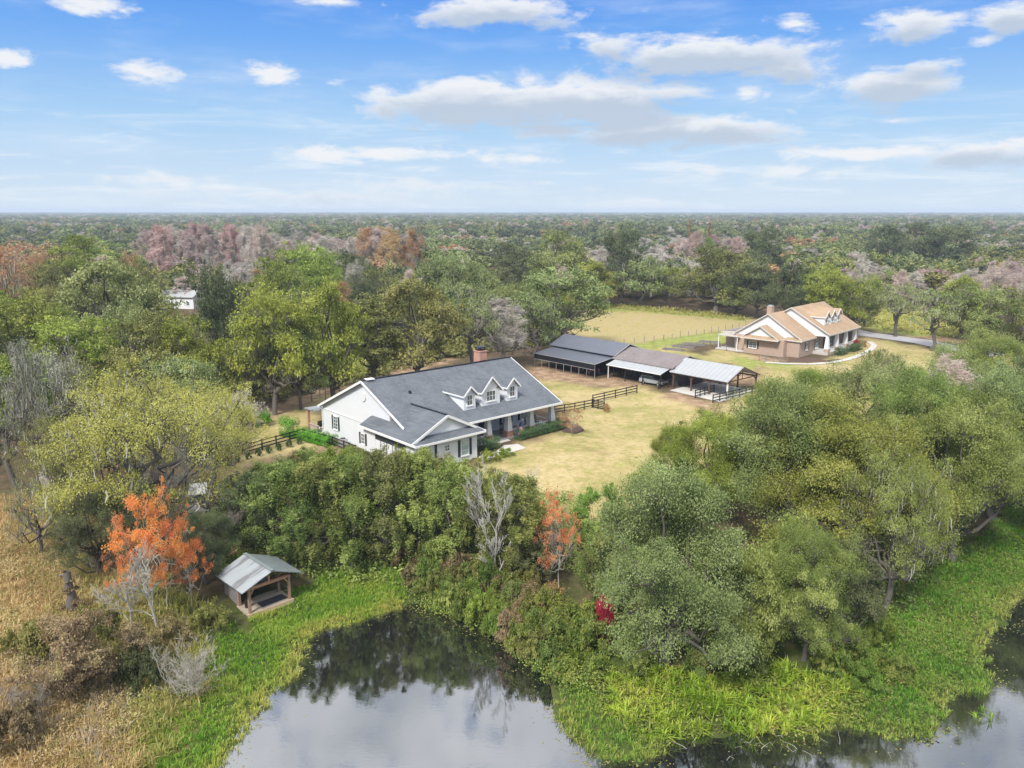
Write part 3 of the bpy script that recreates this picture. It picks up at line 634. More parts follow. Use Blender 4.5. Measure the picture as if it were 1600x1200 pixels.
def dormer(par, a0, a1, bf, zbase, zeave, zap, zmf, wallm, roofm, mull=(1, 1), shed=None, cross=14.0, slope=.4545):
    d = MB(); am = (a0 + a1) / 2; bb = bf - (zeave - zmf(bf)) / slope; ba = bf - (zap - zmf(bf)) / slope
    d.slab([(a0, -bf, zbase - .3), (a0, -bf, zeave), (a0, -bb, zeave)], (a1 - a0, 0, 0))
    d.slab([(a0, -bf, zeave - .01), (a1, -bf, zeave - .01), (am, -bf, zap - .12)], (0, (bf - ba) * .8, 0))
    wall = d.build('dormer', wallm, par)
    r = MB(); o_ = .22; dz = (zap - zeave) / (am - a0) * o_
    for s_ in (-1, 1):
        e = a0 - o_ if s_ < 0 else a1 + o_
        b2 = bf - (zeave - dz - zmf(bf)) / slope
        r.slab([(am, -bf - .35, zap), (e, -bf - .35, zeave - dz), (e, -b2 + .1, zeave - dz), (am, -ba + .2, zap)][::s_], (0, 0, -.12))
    r.build('dormer_roof', roofm, wall)
    r = MB()
    for s_ in (-1, 1):
        e = a0 - o_ - .05 if s_ < 0 else a1 + o_ + .05
        r.bar((am, -bf - .38, zap - .05), (e, -bf - .38, zeave - dz - .07), .07, .2)
        b2 = bf - (zeave - dz - zmf(bf)) / slope; r.bar((e, -bf - .38, zeave - dz - .07), (e, -b2 + .3, zeave - dz - .07), .07, .16)
    r.build('dormer_trim', M['trim'], wall)
    wd = (a1 - a0) * .52; ztop = zeave - .1
    window(wall, 'f', am, zbase + .5, wd, ztop - zbase - .55, -bf, shut=False, mull=mull)
    for s_ in (-1, 1):
        t3 = MB(); t3.slab([(am + s_ * (a1 - a0) * .28, -bf - .03, zeave + .05), (am + s_ * (a1 - a0) * .52, -bf - .03, zeave + .05), (am + s_ * (a1 - a0) * .40, -bf - .03, zeave + .05 + (zap - zeave) * .2)], (0, -.05, 0)); 
        t3.build('corner_return', roofm, wall)
    return wall
zmd = lambda b: zm(b) + 0.0
dormer(wh, 9.6, 11.5, 19.8, 5.4, 7.45, 8.4, zmd, M['white'], M['slate'])
dormer(wh, 12.6, 15.7, 19.7, 5.4, 7.45, 9.15, zmd, M['white'], M['slate'], (2, 1))
dormer(wh, 16.9, 18.8, 19.7, 5.4, 7.5, 8.5, zmd, M['white'], M['slate'])
sd = MB(); sd.slab([(6.3, -14.9, zm(14.9) + .02), (9.45, -20.0, 7.18), (9.45, -16.4, 7.18)], (0, 0, -.15)); 
sd.slab([(7.3, -16.2, zm(16.2) + .05), (9.7, -19.5, 7.2), (9.7, -19.5, 5.3)], (.12, .05, 0)); 
ch = MB(); ch.frus(20.2, -10.3, 1.3, 1.3, 7.5, 10.5); ch.box(19.48, 20.92, -11.02, -9.58, 10.5, 10.65); ch = ch.build('chimney', M['redbrick'], wh)
cp = MB(); cp.box(19.7, 20.7, -10.8, -9.8, 10.65, 10.85); cp.box(19.55, 20.85, -10.95, -9.65, 11.1, 11.18)
for x_, y_ in ((19.7, -10.8), (20.6, -10.8), (19.7, -9.9), (20.6, -9.9)): cp.box(x_, x_ + .1, y_, y_ + .1, 10.85, 11.1)
cp.build('chimney_cap', M['blackmetal'], ch)
gt = MB(); gt.bar((.3, 0.05, 3.9), (.3, -.3, 3.6), .09); gt.bar((.36, -.3, 3.6), (.36, -.3, .1), .09); gt.build('downspout', M['trim'], wh)
# rear covered patio
pt = MB(); pt.slab([(-.5, .2, 3.35), (6, .2, 3.35), (6, 3.2, 3.2), (-.5, 3.2, 3.2)], (0, 0, -.16)); pt = pt.build('patio_roof', M['tinroof'], wh)
for x_, y_ in ((-.3, 2.6), (5.5, 2.6)): p_ = MB(); p_.box(x_, x_ + .32, y_, y_ + .32, -.2, 3.15); p_.build('patio_post', M['redbrick'], wh)
p_ = MB(); p_.box(-.5, 6, -.2, 3.2, -.1, .12); p_.build('patio_floor', M['concrete'], wh)
p_ = MB(); p_.box(-.2, -.05, .3, 2.4, .1, 1.0); p_.box(-.3, .05, .2, 2.5, 1.0, 1.12); p_.build('patio_wall', M['deckwood'], wh)
def lw(a, b, z=0.0, ox=-26.42, oy=106.05, yw=YW):
    return (ox + a * cos(yw) + b * sin(yw), oy + a * sin(yw) - b * cos(yw), z)
g = thing('gas_grill', 'black gas grill under the patio roof at the white house\'s rear corner', 'grill', lw(1.4, -1.5, .12), YW)
x = MB(); x.box(-.7, .7, -.35, .35, .5, .85); x.build('firebox', M['blackmetal'], g)
x = MB(); x.tube([(-.7, 0, .9), (.7, 0, .9)], [.38, .38], 10); x.build('lid', M['blackmetal'], g); x = MB(); x.bar((-.5, -.42, 1.0), (.5, -.42, 1.0), .04); x.build('handle', M['steel'], g)
for i, j in ((-.6, -.3), (.6, -.3), (-.6, .3), (.6, .3)): x = MB(); x.bar((i, j, 0), (i, j, .5), .05); x.build('leg', M['blackmetal'], g)
ac = thing('air_conditioner', 'grey outdoor air conditioning unit beside the white gable wall', 'air conditioner', lw(-.6, 7.3, h1(*lw(-.6, 7.3)[:2])), YW)
x = MB(); x.box(-.45, .45, -.45, .45, 0, .95); x.build('cabinet', M['steel'], ac, .03); x = MB(); x.cyl((0, 0, .95), (0, 0, 1.0), .36, 16); x.build('fan_grille', M['blackmetal'], ac)
# rocking chairs
def rocker(loc, rz, label):
    t = thing('rocking_chair', label, 'chair', loc, rz, 'rocking chairs on the white porch'); bm_ = M['blackmetal']
    x = MB(); x.box(-.3, .3, -.28, .28, .42, .47); x.build('seat', bm_, t)
    x = MB()
    for k in range(6): x.bar((-.27 + k * .108, .28, .45), (-.27 + k * .108, .46, 1.2), .05, .02)
    x.bar((-.3, .46, 1.2), (.3, .46, 1.2), .05, .1); x.build('backrest', bm_, t)
    for s_ in (-.3, .3):
        x = MB(); x.tube([(s_, -.5, .10), (s_, -.2, .02), (s_, .2, .02), (s_, .55, .12)], [.025] * 4, 5); x.build('rocker', bm_, t)
        x = MB(); x.bar((s_, -.25, .03), (s_, -.25, .68), .05); x.build('leg', bm_, t); x = MB(); x.bar((s_, .25, .03), (s_, .3, .68), .05); x.build('leg', bm_, t)
        x = MB(); x.box(s_ - .05, s_ + .05, -.32, .32, .66, .7); x.build('armrest', bm_, t)
rocker(lw(16.9, 18.9, .87), YW - .3, 'black rocking chair beside the porch column nearest the steps')
rocker(lw(21.6, 18.7, .87), YW + .4, 'black rocking chair behind the third porch column')
rocker(lw(23.3, 18.6, .87), YW - .1, 'black rocking chair at the right end of the porch')
fl = thing('flag', 'striped flag on a short pole slanting out from the porch', 'flag', lw(18.0, 20.4, 1.9), YW)
x = MB(); x.bar((0, 0, .1), (0, -1.4, 1.3), .035); x.build('pole', M['trim'], fl)
m_, t_n, b_ = newmat('flag_cloth'); o_ = t_n.new('ShaderNodeTexCoord').outputs['Object']; sp_ = t_n.new('ShaderNodeSeparateXYZ'); t_n.put(sp_.inputs[0], o_)
st_ = t_n.math('GREATER_THAN', t_n.math('FRACT', t_n.math('MULTIPLY', sp_.outputs[1], 5.2)), .5); cn = t_n.math('MULTIPLY', t_n.math('GREATER_THAN', sp_.outputs[2], .15), t_n.math('LESS_THAN', sp_.outputs[1], -.55))
t_n.put(b_.inputs['Base Color'], t_n.mix(cn, t_n.mix(st_, (.8, .78, .78), (.62, .12, .14)), (.08, .10, .25)))
x = MB(); n_ = 9
for i in range(n_):
    y_ = -.15 - i * .14; zt = .1 + .857 * (-y_) ; x.v += [(.05 * sin(i * 1.3), y_, zt - .02), (.12 * sin(i * 1.3 + 1), y_ + .02, zt - .95), (.06 * sin(i * 1.9), y_ + .05, zt - 1.7)]
x.f = [(i * 3 + j, i * 3 + 3 + j, i * 3 + 4 + j, i * 3 + 1 + j) for i in range(n_ - 1) for j in range(2)]; fo = x.build('cloth', m_, fl)
sm = fo.modifiers.new('thick', 'SOLIDIFY'); sm.thickness = .01

# ---- brick house
YB = .81
bh = thing('brick_house', 'tan brick house with stepped white gables, tan shingle roof and three small dormers', 'house', (59.93, 163.83, 0), YB)
mb = MB(); zb = 5.9 - 0.0
Zr, Rm = 9.5, 5.8            # ridge height, distance of ridge behind b=0 (b=-5.8)
Sm = (9.5 - 4.45) / (Rm + 3.1); zmb = lambda b: 9.5 - abs(b + Rm) * Sm
rslab(mb, [(6.9, -Rm, Zr), (23.6, -Rm, Zr), (23.6, 3.1, 4.45), (6.9, 3.1, 4.45)]); rslab(mb, [(6.9, -Rm, Zr), (6.9, -15.2, zmb(-15.2)), (23.6, -15.2, zmb(-15.2)), (23.6, -Rm, Zr)])
S1 = (8.6 - 3.65) / 7.9; rslab(mb, [(.1, -7.7, 8.6), (7.2, -7.7, 8.6), (7.2, .2, 3.65), (.1, .2, 3.65)]); rslab(mb, [(.1, -7.7, 8.6), (.1, -15.6, 3.65), (7.2, -15.6, 3.65), (7.2, -7.7, 8.6)])
rslab(mb, [(-2.6, -8.0, 6.2), (1.2, -8.0, 6.2), (1.2, -3.8, 3.65), (-2.6, -3.8, 3.65)]); rslab(mb, [(-2.6, -8.0, 6.2), (-2.6, -12.2, 3.65), (1.2, -12.2, 3.65), (1.2, -8.0, 6.2)])
rslab(mb, [(-2.95, -3.6, 3.5), (-2.95, -12.4, 3.5), (-2.2, -11.4, 4.05), (-2.2, -4.6, 4.05)], .12)
rslab(mb, [(-.25, .4, 3.5), (-.25, -3.8, 3.5), (.5, -3.2, 4.05), (.5, -.6, 4.05)], .12)
rslab(mb, [(23.2, 3.1, 4.4), (23.2, -4, 6.2), (27.2, -4, 4.3), (27.2, 2.2, 4.0)], .15)
broof = mb.build('roof', M['tan'], bh)
mb = MB(); rslab(mb, [(2.5, -15.4, 3.62), (14, -15.4, 3.62), (14, -19.5, 3.35), (2.5, -19.5, 3.35)]); mb.build('sunroom_roof', M['brown_sh'], bh)
mb = MB(); mb.bar((2.3, 19.6, 3.3), (14.1, 19.6, 3.3), .1, .25); mb.bar((2.4, 15.4, 3.55), (2.4, 19.6, 3.3), .1, .25)
for (x0, yc, zt, ya, yb_, ze) in ((6.85, Rm, Zr, -3.1, 15.2, 4.45), (.05, 7.7, 8.6, -.2, 15.6, 3.65), (-2.65, 8.0, 6.2, 3.8, 12.2, 3.65)):
    zl = zmb(-15.2) if x0 > 6 else ze
    mb.bar((x0, yc, zt - .1), (x0, ya, ze - .1), .07, .2); mb.bar((x0, yc, zt - .1), (x0, yb_, zl - .1), .07, .2)
mb.bar((6.9, -3.15, 4.33), (23.7, -3.15, 4.33), .08, .2); mb.bar((.05, -.25, 3.5), (7, -.25, 3.5), .08, .18); mb.bar((-3.0, 3.6, 3.42), (-3.0, 12.4, 3.42), .1, .22); mb.bar((-2.9, 3.75, 3.5), (.1, 3.75, 3.5), .08, .22)
mb.bar((-.3, -.3, 3.42), (-.3, 3.7, 3.42), .1, .2); mb.bar((23.65, Rm, Zr - .1), (23.65, -3.1, 4.35), .07, .2)
mb.build('fascia', M['tantrim'], bh)
mb = MB(); mb.slab([(7.3, -2.7, 4.2), (7.3, Rm, Zr - .25), (7.3, 14.8, zmb(-14.8) - .2), (7.3, 14.8, 3.3), (7.3, -2.7, 3.9)], (16, 0, 0))
mb.slab([(.5, -.1, 3.55), (.5, 7.7, 8.35), (.5, 15.5, 3.55)], (6.9, 0, 0)); mb.slab([(-2.2, 4.2, 3.6), (-2.2, 8.0, 5.95), (-2.2, 11.8, 3.6)], (2.8, 0, 0)); mb.build('gable', M['white'], bh)
mb = MB(); mb.box(.0, 23.2, .3, 14.8, -.3, 3.56); mb.box(-1.6, .0, 3.0, 12.0, -.3, 3.55); mb.box(3, 13, 14.8, 18.8, -.3, 3.3); mb.box(23.2, 26.8, -1.6, 10, -.3, 4.0)
mb.build('wall', M['tanbrick'], bh)
window(bh, 'l', 9.9, 1.15, 1.9, 1.5, -1.6, mull=(1, 2)); window(bh, 'f', 3.6, 1.2, 1.1, 1.6, .3, mull=(1, 1))
for a_ in (8.6, 15.8, 19.2): window(bh, 'f', a_, 1.1, 1.5, 1.8, .3, mull=(1, 1))
d_ = MB(); d_.box(12.0, 13.4, .2, .35, .55, 2.9); d_ = d_.build('door', M['shutter'], bh); k_ = MB(); k_.box(13.2, 13.28, .12, .2, 1.4, 1.55); k_.build('handle', M['steel'], d_)
pf = MB(); pf.box(6.8, 23.2, -2.9, .3, -.2, .55); pf.build('porch_floor', M['concrete'], bh)
for a_ in (7.5, 12.4, 17.4, 22.4):
    p = MB(); p.frus(a_, -2.4, 1.1, 1.05, -.2, 1.3); p.build('pier', M['tanbrick'], bh); p = MB(); p.frus(a_, -2.4, .9, .5, 1.3, 4.15); p.build('column', M['trim'], bh)
for a0, a1 in ((8.1, 11.8), (13.0, 16.8), (18, 21.8)):
    rl = MB(); rl.box(a0, a1, -2.45, -2.35, 1.35, 1.45)
    for k in range(int((a1 - a0) / .2)): rl.box(a0 + .1 + k * .2, a0 + .14 + k * .2, -2.42, -2.38, .55, 1.35)
    rl.build('railing', M['trim'], bh)
rl = MB(); rl.box(6.75, 6.85, -2.2, -.1, 1.2, 1.3); 
for k in range(9): rl.box(6.78, 6.82, -2.1 + k * .22, -2.06 + k * .22, .4, 1.2)
rl.build('railing', M['trim'], bh)
bs = lambda b: zmb(b)
for k, a_ in enumerate((10.6, 13.8, 17.0)): dormer(bh, a_ - 1.05, a_ + 1.05, .6, bs(.6), bs(.6) + 2.0, bs(.6) + 3.1, bs, M['white'], M['tan'], (1, 1), slope=Sm)
ch = MB(); ch.frus(10.4, 12.2, 1.2, 1.15, 5, 8.8); ch.box(9.78, 11.02, 11.58, 12.82, 8.8, 8.95); ch = ch.build('chimney', M['tanbrick'], bh); cp = MB(); cp.box(9.95, 10.85, 11.75, 12.65, 8.95, 9.2); cp.build('chimney_cap', M['steel'], ch)
pg = MB(); pg.box(-1.2, 3.0, 13.6, 18.6, 3.0, 3.15); 
for k in range(9): pg.box(-1.4, 3.1, 13.7 + k * .58, 13.8 + k * .58, 3.15, 3.28)
pg = pg.build('patio_cover', M['tantrim'], bh)
for x_, y_ in ((-1.1, 18.3), (-1.1, 13.8)): p_ = MB(); p_.box(x_, x_ + .16, y_, y_ + .16, -.1, 3.0); p_.build('patio_post', M['trim'], bh)
d_ = MB(); d_.box(2.9, 3.0, 15.1, 16.6, .2, 2.6); d_.build('patio_door', M['trim'], bh); p_ = MB(); p_.box(-1.6, 3, 12.1, 18.8, -.1, .14); p_.build('patio_floor', M['concrete'], bh)

# ---- barn complex: local x along the row, y up-right
YA = -.841; BO = (15.0, 142.78)
def bw(x, y, z=0.0): return (BO[0] + x * cos(YA) - y * sin(YA), BO[1] + x * sin(YA) + y * cos(YA), z)
def gable_roof(par, x0, x1, y0, ye, z0, ym, zr, mat, z1=None, t=.1, nm='roof'):
    mb = MB(); mb.slab([(x0, y0, z0), (x1, y0, z0), (x1, ym, zr), (x0, ym, zr)], (0, 0, -t)); mb.slab([(x0, ym, zr), (x1, ym, zr), (x1, ye, z1 or z0), (x0, ye, z1 or z0)], (0, 0, -t))
    return mb.build(nm, mat, par)
cpt = thing('carport', 'low lean-to carport with dark metal roof, black skirt and thin steel posts', 'carport', (BO[0], BO[1], 0), YA)
mb = MB(); mb.slab([(-16.1, .12, 2.68), (-.1, .12, 2.68), (-.1, 5.5, 3.35), (-16.1, 5.5, 3.35)], (0, 0, -.08)); r_ = mb.build('roof', M['darkmetal'], cpt)
mb = MB(); mb.bar((-16.1, .08, 2.64), (-.08, .08, 2.64), .06, .08); mb.bar((-.06, .08, 2.64), (-.06, 5.5, 3.32), .06, .1); mb.build('roof_edge', M['steel'], r_)
mb = MB(); mb.box(-16.05, -.12, .14, .18, 1.62, 2.56); mb.build('skirt', M['blacksheet'], cpt)
for i in range(9):
    mb = MB(); x_ = -16 + i * 1.985; mb.box(x_ - .03, x_ + .03, .19, .25, -.1, 2.6); mb.build('post', M['steel'], cpt)
mb = MB(); mb.box(-16, -.1, .12, .18, 1.55, 1.62); mb.build('rail', M['steel'], cpt)
bb = thing('black_barn', 'open gabled barn with dark metal roof standing behind the low carport', 'barn', (BO[0], BO[1], 0), YA)
gable_roof(bb, -16.8, .4, 5.0, 14.2, 3.7, 9.3, 5.5, M['darkmetal'])
mb = MB(); mb.bar((.42, 9.3, 5.45), (.42, 5.0, 3.66), .06, .14); mb.bar((.42, 9.3, 5.45), (.42, 14.2, 3.66), .06, .14); mb.build('rake_trim', M['steel'], bb)
mb = MB(); mb.box(-16.5, .2, 5.2, 5.28, 2.9, 3.55); mb.slab([(.15, 5.3, 3.0), (.15, 9.3, 5.2), (.15, 13.9, 3.0)], (.06, 0, 0)); mb.box(-16.5, -16.4, 5.3, 13.9, 0, 3.5); mb.box(-16.5, .1, 13.8, 13.9, 0, 3.5); mb.build('wall', M['blacksheet'], bb)
for i in range(6):
    for y_ in (5.4, 13.6): mb = MB(); mb.box(-16.2 + i * 3.2, -16.05 + i * 3.2, y_, y_ + .15, -.1, 3.5); mb.build('post', M['blackwood'], bb)
mid = thing('stable', 'dark wooden stable with brown shingle roof and pale awning beside the open shed', 'stable', (BO[0], BO[1], 0), YA)
gable_roof(mid, .1, 13.9, 4.5, 14.5, 3.35, 9.5, 4.95, M['brown_sh'], t=.14)
mb = MB(); mb.slab([(.9, 2.2, 2.55), (13.3, 2.2, 2.55), (13.3, 4.6, 3.2), (.9, 4.6, 3.2)], (0, 0, -.07)); aw_ = mb.build('awning', M['palemetal'], mid)
mb = MB(); mb.bar((.9, 2.16, 2.5), (13.3, 2.16, 2.5), .08, .14); mb.build('awning_trim', M['trim'], aw_)
mb = MB(); mb.box(3.2, 13.7, 6.6, 14.2, 0, 3.3); mb.build('wall', M['barnwall'], mid)
for x_, w_ in ((5.3, 1.8), (11.0, 1.8)): mb = MB(); mb.box(x_ - w_ / 2, x_ + w_ / 2, 6.5, 6.62, .05, 2.4); mb.build('stall_door', M['blacksheet'], mid)
mb = MB(); mb.box(8.0, 8.9, 6.52, 6.62, .0, 2.2); mb.build('door', plain('grey_door', (.22, .25, .33)), mid)
for x_ in (1.2, 5.2, 9.2, 13.1): mb = MB(); mb.box(x_, x_ + .13, 2.3, 2.43, -.1, 2.48); mb.build('post', M['trim'] if x_ < 2 else M['blackwood'], mid)
for i in range(4): mb = MB(); mb.box(.9 + i * .75, 1.0 + i * .75, 6.7, 6.8, -.1, 3.2); mb.build('post', M['oldwood'], mid)
mb = MB(); mb.box(.6, 3.2, 8, 8.1, 0, 3.1); mb.build('back_wall', plain('pinkish_board', (.36, .22, .19)), mid)
shd = thing('open_shed', 'open sided shed with pale metal gable roof on braced dark timber posts', 'shed', (BO[0], BO[1], 0), YA)
sr = gable_roof(shd, 13.6, 25.4, 4.1, 13.6, 2.85, 8.6, 4.75, M['palemetal'])
mb = MB(); mb.bar((25.42, 4.1, 2.8), (25.42, 8.6, 4.7), .08, .16); mb.bar((25.42, 13.6, 2.8), (25.42, 8.6, 4.7), .08, .16); mb.build('rake_board', M['brownwood'], sr)
for x_ in (14.2, 17.9, 21.5, 25.0):
    for y_ in (4.6, 13.1):
        mb = MB(); mb.box(x_ - .11, x_ + .11, y_ - .11, y_ + .11, -.1, 2.9)
        po = mb.build('post', M['trim'] if (x_ > 24.5 and y_ < 5) else M['brownwood'], shd)
        mb = MB(); mb.bar((x_ - .8, y_, 2.8), (x_, y_, 1.9), .11); mb.bar((x_ + .8 if x_ < 24.5 else x_, y_ if x_ < 24.5 else (y_ + .8 if y_ < 5 else y_ - .8), 2.8), (x_, y_, 1.9), .11); mb.build('brace', M['brownwood'], po)
mb = MB(); mb.box(13.8, 25.2, 4.5, 4.7, 2.5, 2.74); mb.box(13.8, 25.2, 13.0, 13.2, 2.5, 2.74)
for k in range(5): mb.bar((14 + k * 2.78, 4.6, 2.72), (14 + k * 2.78, 13.1, 2.72), .1, .18); mb.bar((14 + k * 2.78, 8.6, 2.72), (14 + k * 2.78, 8.6, 4.6), .1)
mb.build('frame', M['brownwood'], shd)
mb = MB(); mb.box(13.9, 14.05, 4.8, 13.0, 0, 3.4); mb.build('end_wall', M['barnwall'], shd)
sheet('shed_slab', [bw(15.2, 2.4), bw(25.6, 1.5), bw(25.8, 13), bw(15.2, 13)], M['concrete'], .07)
def boardfence(name, pts, label, h=1.35, sp=2.4, nr=3, mat='blackwood', group=None, cat='fence', endpost=True):
    P0 = [np.array(p[:2]) for p in pts]; o = thing(name, label, cat, (P0[0][0], P0[0][1], h1(*P0[0])), 0, group); ox, oy, oz = o.location; stn = []
    for a_, b_ in zip(P0[:-1], P0[1:]):
        n = max(1, round(np.linalg.norm(b_ - a_) / sp))
        for i in range(n + (1 if b_ is P0[-1] else 0)): q_ = a_ + (b_ - a_) * i / n; stn.append((q_[0], q_[1], h1(*q_)))
    for q_ in stn:
        mb = MB(); mb.frus(q_[0] - ox, q_[1] - oy, .15, .15, q_[2] - oz - .3, q_[2] - oz + h + .06); mb.build('post', M[mat], o)
    for r in range(nr):
        mb = MB(); zz = h * (r + .9) / nr - .02
        for a_, b_ in zip(stn[:-1], stn[1:]): mb.bar((a_[0] - ox, a_[1] - oy, a_[2] - oz + zz), (b_[0] - ox, b_[1] - oy, b_[2] - oz + zz), .045, .15)
        mb.build('rail', M[mat], o)
    return o
def G(px, py): return ground(px, py)
boardfence('board_fence', [G(866, 648), G(898, 643), G(927, 637)], 'black board fence running from the white porch end towards the paddock corner')
boardfence('paddock_gate', [G(925, 637), G(944, 641)], 'short dense black gate at the paddock corner on the dry lawn', nr=5, sp=1.2, cat='gate')
boardfence('board_fence', [G(926, 630), G(995, 614)], 'black board fence ending alone in the dry lawn before the barns')
boardfence('board_fence', [G(330, 728), G(356, 719), G(410, 703), G(474, 685)], 'black board fence on the left lawn running to the bright green hedge')
boardfence('board_fence', [G(476, 686), G(520, 698), G(556, 712)], 'black board fence in front of the bright green hedge by the white gable')
boardfence('board_fence', [bw(13.4, 1.6), bw(13.4, 5.5)], 'short black fence section below the pale awning corner', sp=1.5)
boardfence('board_fence', [bw(21.5, .8), bw(21.2, 6.5)], 'black fence section at the near edge of the shed slab', sp=1.5)
boardfence('board_fence', [bw(25.3, .2), bw(25.6, 5.4), bw(25.9, 12.5)], 'black fence along the open end of the shed', sp=1.8)
boardfence('dark_fence', [at(1574, 541), at(1640, 546)], 'solid black fence panel at the right edge behind the oaks', h=2.4, nr=9, sp=3)
def wirefence(pts, label, h=1.3, sp=3.0):
    P0 = [np.array(p[:2]) for p in pts]; o = thing('wire_fence', label, 'fence', (P0[0][0], P0[0][1], h1(*P0[0]))); ox, oy, oz = o.location; stn = []
    for a_, b_ in zip(P0[:-1], P0[1:]):
        n = max(1, round(np.linalg.norm(b_ - a_) / sp))
        for i in range(n + 1): q_ = a_ + (b_ - a_) * i / n; stn.append((q_[0], q_[1], h1(*q_)))
    for i, q_ in enumerate(stn): mb = MB(); mb.cyl((q_[0] - ox, q_[1] - oy, q_[2] - oz - .2), (q_[0] - ox, q_[1] - oy, q_[2] - oz + h + (.3 if i % 5 == 0 else 0)), .06, 6); mb.build('post', M['greywood'], o)
    mb = MB()
    for zz in (.25, .5, .75, 1.0, 1.25):
        for a_, b_ in zip(stn[:-1], stn[1:]): mb.bar((a_[0] - ox, a_[1] - oy, a_[2] - oz + zz), (b_[0] - ox, b_[1] - oy, b_[2] - oz + zz), .015)
    mb.build('wire', M['steel'], o)
wirefence([at(925, 545), at(1037, 531), at(1100, 522), at(1175, 509)], 'wire fence with thin grey posts between the tan field and the brick house garden')
wirefence([at(300, 640), at(430, 628), at(500, 618), at(560, 604)], 'wire fence along the wood edge behind the left lawn', sp=4)
wirefence([at(1186, 565), at(1230, 567)], 'short wire fence stub beside the tan brick wall', sp=1.5)
wirefence([at(1040, 548), at(1110, 538), at(1135, 548)], 'low wire fence round the stone garden beds', h=1.0, sp=2.5)
fr = thing('timber_frame', 'pale timber gate frame standing at the wood edge left of the white house', 'gate', (*at(487, 627)[:2], h1(*at(487, 627))), .2)
for x_ in (0, 2.2): mb = MB(); mb.box(x_ - .08, x_ + .08, -.08, .08, -.2, 1.9); mb.build('post', M['palebark'], fr)
mb = MB(); mb.bar((-.1, 0, 1.85), (2.3, 0, 1.85), .12); mb.bar((0, 0, .5), (2.2, 0, .5), .08); mb.build('beam', M['palebark'], fr)
# garden beds
for i, (px, py, wd, rz, lb) in enumerate([(1052, 547, 4.5, -.5, 'nearest long stone-edged garden bed behind the shed roof'), (1068, 543, 5, -.5, 'middle stone-edged garden bed beside the wire fence'), (1085, 539, 5, -.45, 'farther stone-edged garden bed with dry plants'), (1108, 535, 4.5, -.4, 'last garden bed near the white patio cover')]):
    x_, y_, z_ = ground(px, py); o = thing('garden_bed', lb, 'garden bed', (x_, y_, z_), rz, 'garden beds beside the brick house'); mb = MB()
    for a_, b_ in (((-wd / 2, -.6), (wd / 2, -.6)), ((-wd / 2, .6), (wd / 2, .6)), ((-wd / 2, -.6), (-wd / 2, .6)), ((wd / 2, -.6), (wd / 2, .6))): mb.bar((*a_, .15), (*b_, .15), .15, .35)
    mb.build('frame', M['greywood'], o); mb = MB(); mb.box(-wd / 2 + .08, wd / 2 - .08, -.52, .52, -.1, .2); mb.build('soil', M['mulch'], o)
# vehicles
def wheel(par, x, y, r, w_):
    mb = MB(); mb.cyl((x, y - w_ / 2, r), (x, y + w_ / 2, r), r, 16); o = mb.build('wheel', M['rubber'], par); mb = MB(); mb.cyl((x, y - w_ / 2 - .01, r), (x, y + w_ / 2 + .01, r), r * .55, 12); mb.build('rim', M['steel'], o)
def tractor(loc, rz, label):
    t = thing('tractor', label, 'tractor', loc, rz, 'red machines parked under the carport')
    mb = MB(); mb.slab([(.2, -.32, .7), (1.7, -.3, .7), (1.75, -.28, 1.05), (1.5, -.3, 1.25), (.2, -.32, 1.3)], (0, .62, 0)); mb.build('hood', M['red'], t, .03)
    for s_ in (-1, 1): mb = MB(); y0 = -.95 if s_ < 0 else .6; mb.slab([(-.9, y0, .8), (-.75, y0, 1.2), (-.2, y0, 1.25), (.15, y0, .8)], (0, .35, 0)); mb.build('fender', M['red'], t)
    mb = MB(); mb.box(-.7, .2, -.3, .3, .45, .8); mb.build('chassis', M['blackmetal'], t); mb = MB(); mb.box(-.65, -.2, -.25, .25, .9, 1.0); mb.box(-.72, -.62, -.25, .25, 1.0, 1.4); mb.build('seat', M['rubber'], t)
    mb = MB(); mb.tube([(.05 + .0, .2 * cos(a), 1.45 + .2 * sin(a)) for a in np.linspace(0, 2 * pi, 12)], [.02] * 12, 5); mb.build('steering_wheel', M['blackmetal'], t)
    for x_, y_, r_, w_ in ((-.35, -.78, .62, .34), (-.35, .78, .62, .34), (1.35, -.5, .36, .2), (1.35, .5, .36, .2)): wheel(t, x_, y_, r_, w_)
tractor(bw(-6.2, 2.6), YA + 1.9, 'smaller looking red tractor half hidden behind the middle carport posts')
tractor(bw(-2.4, 2.4), YA + 2.6, 'bright red tractor behind the right hand carport posts')
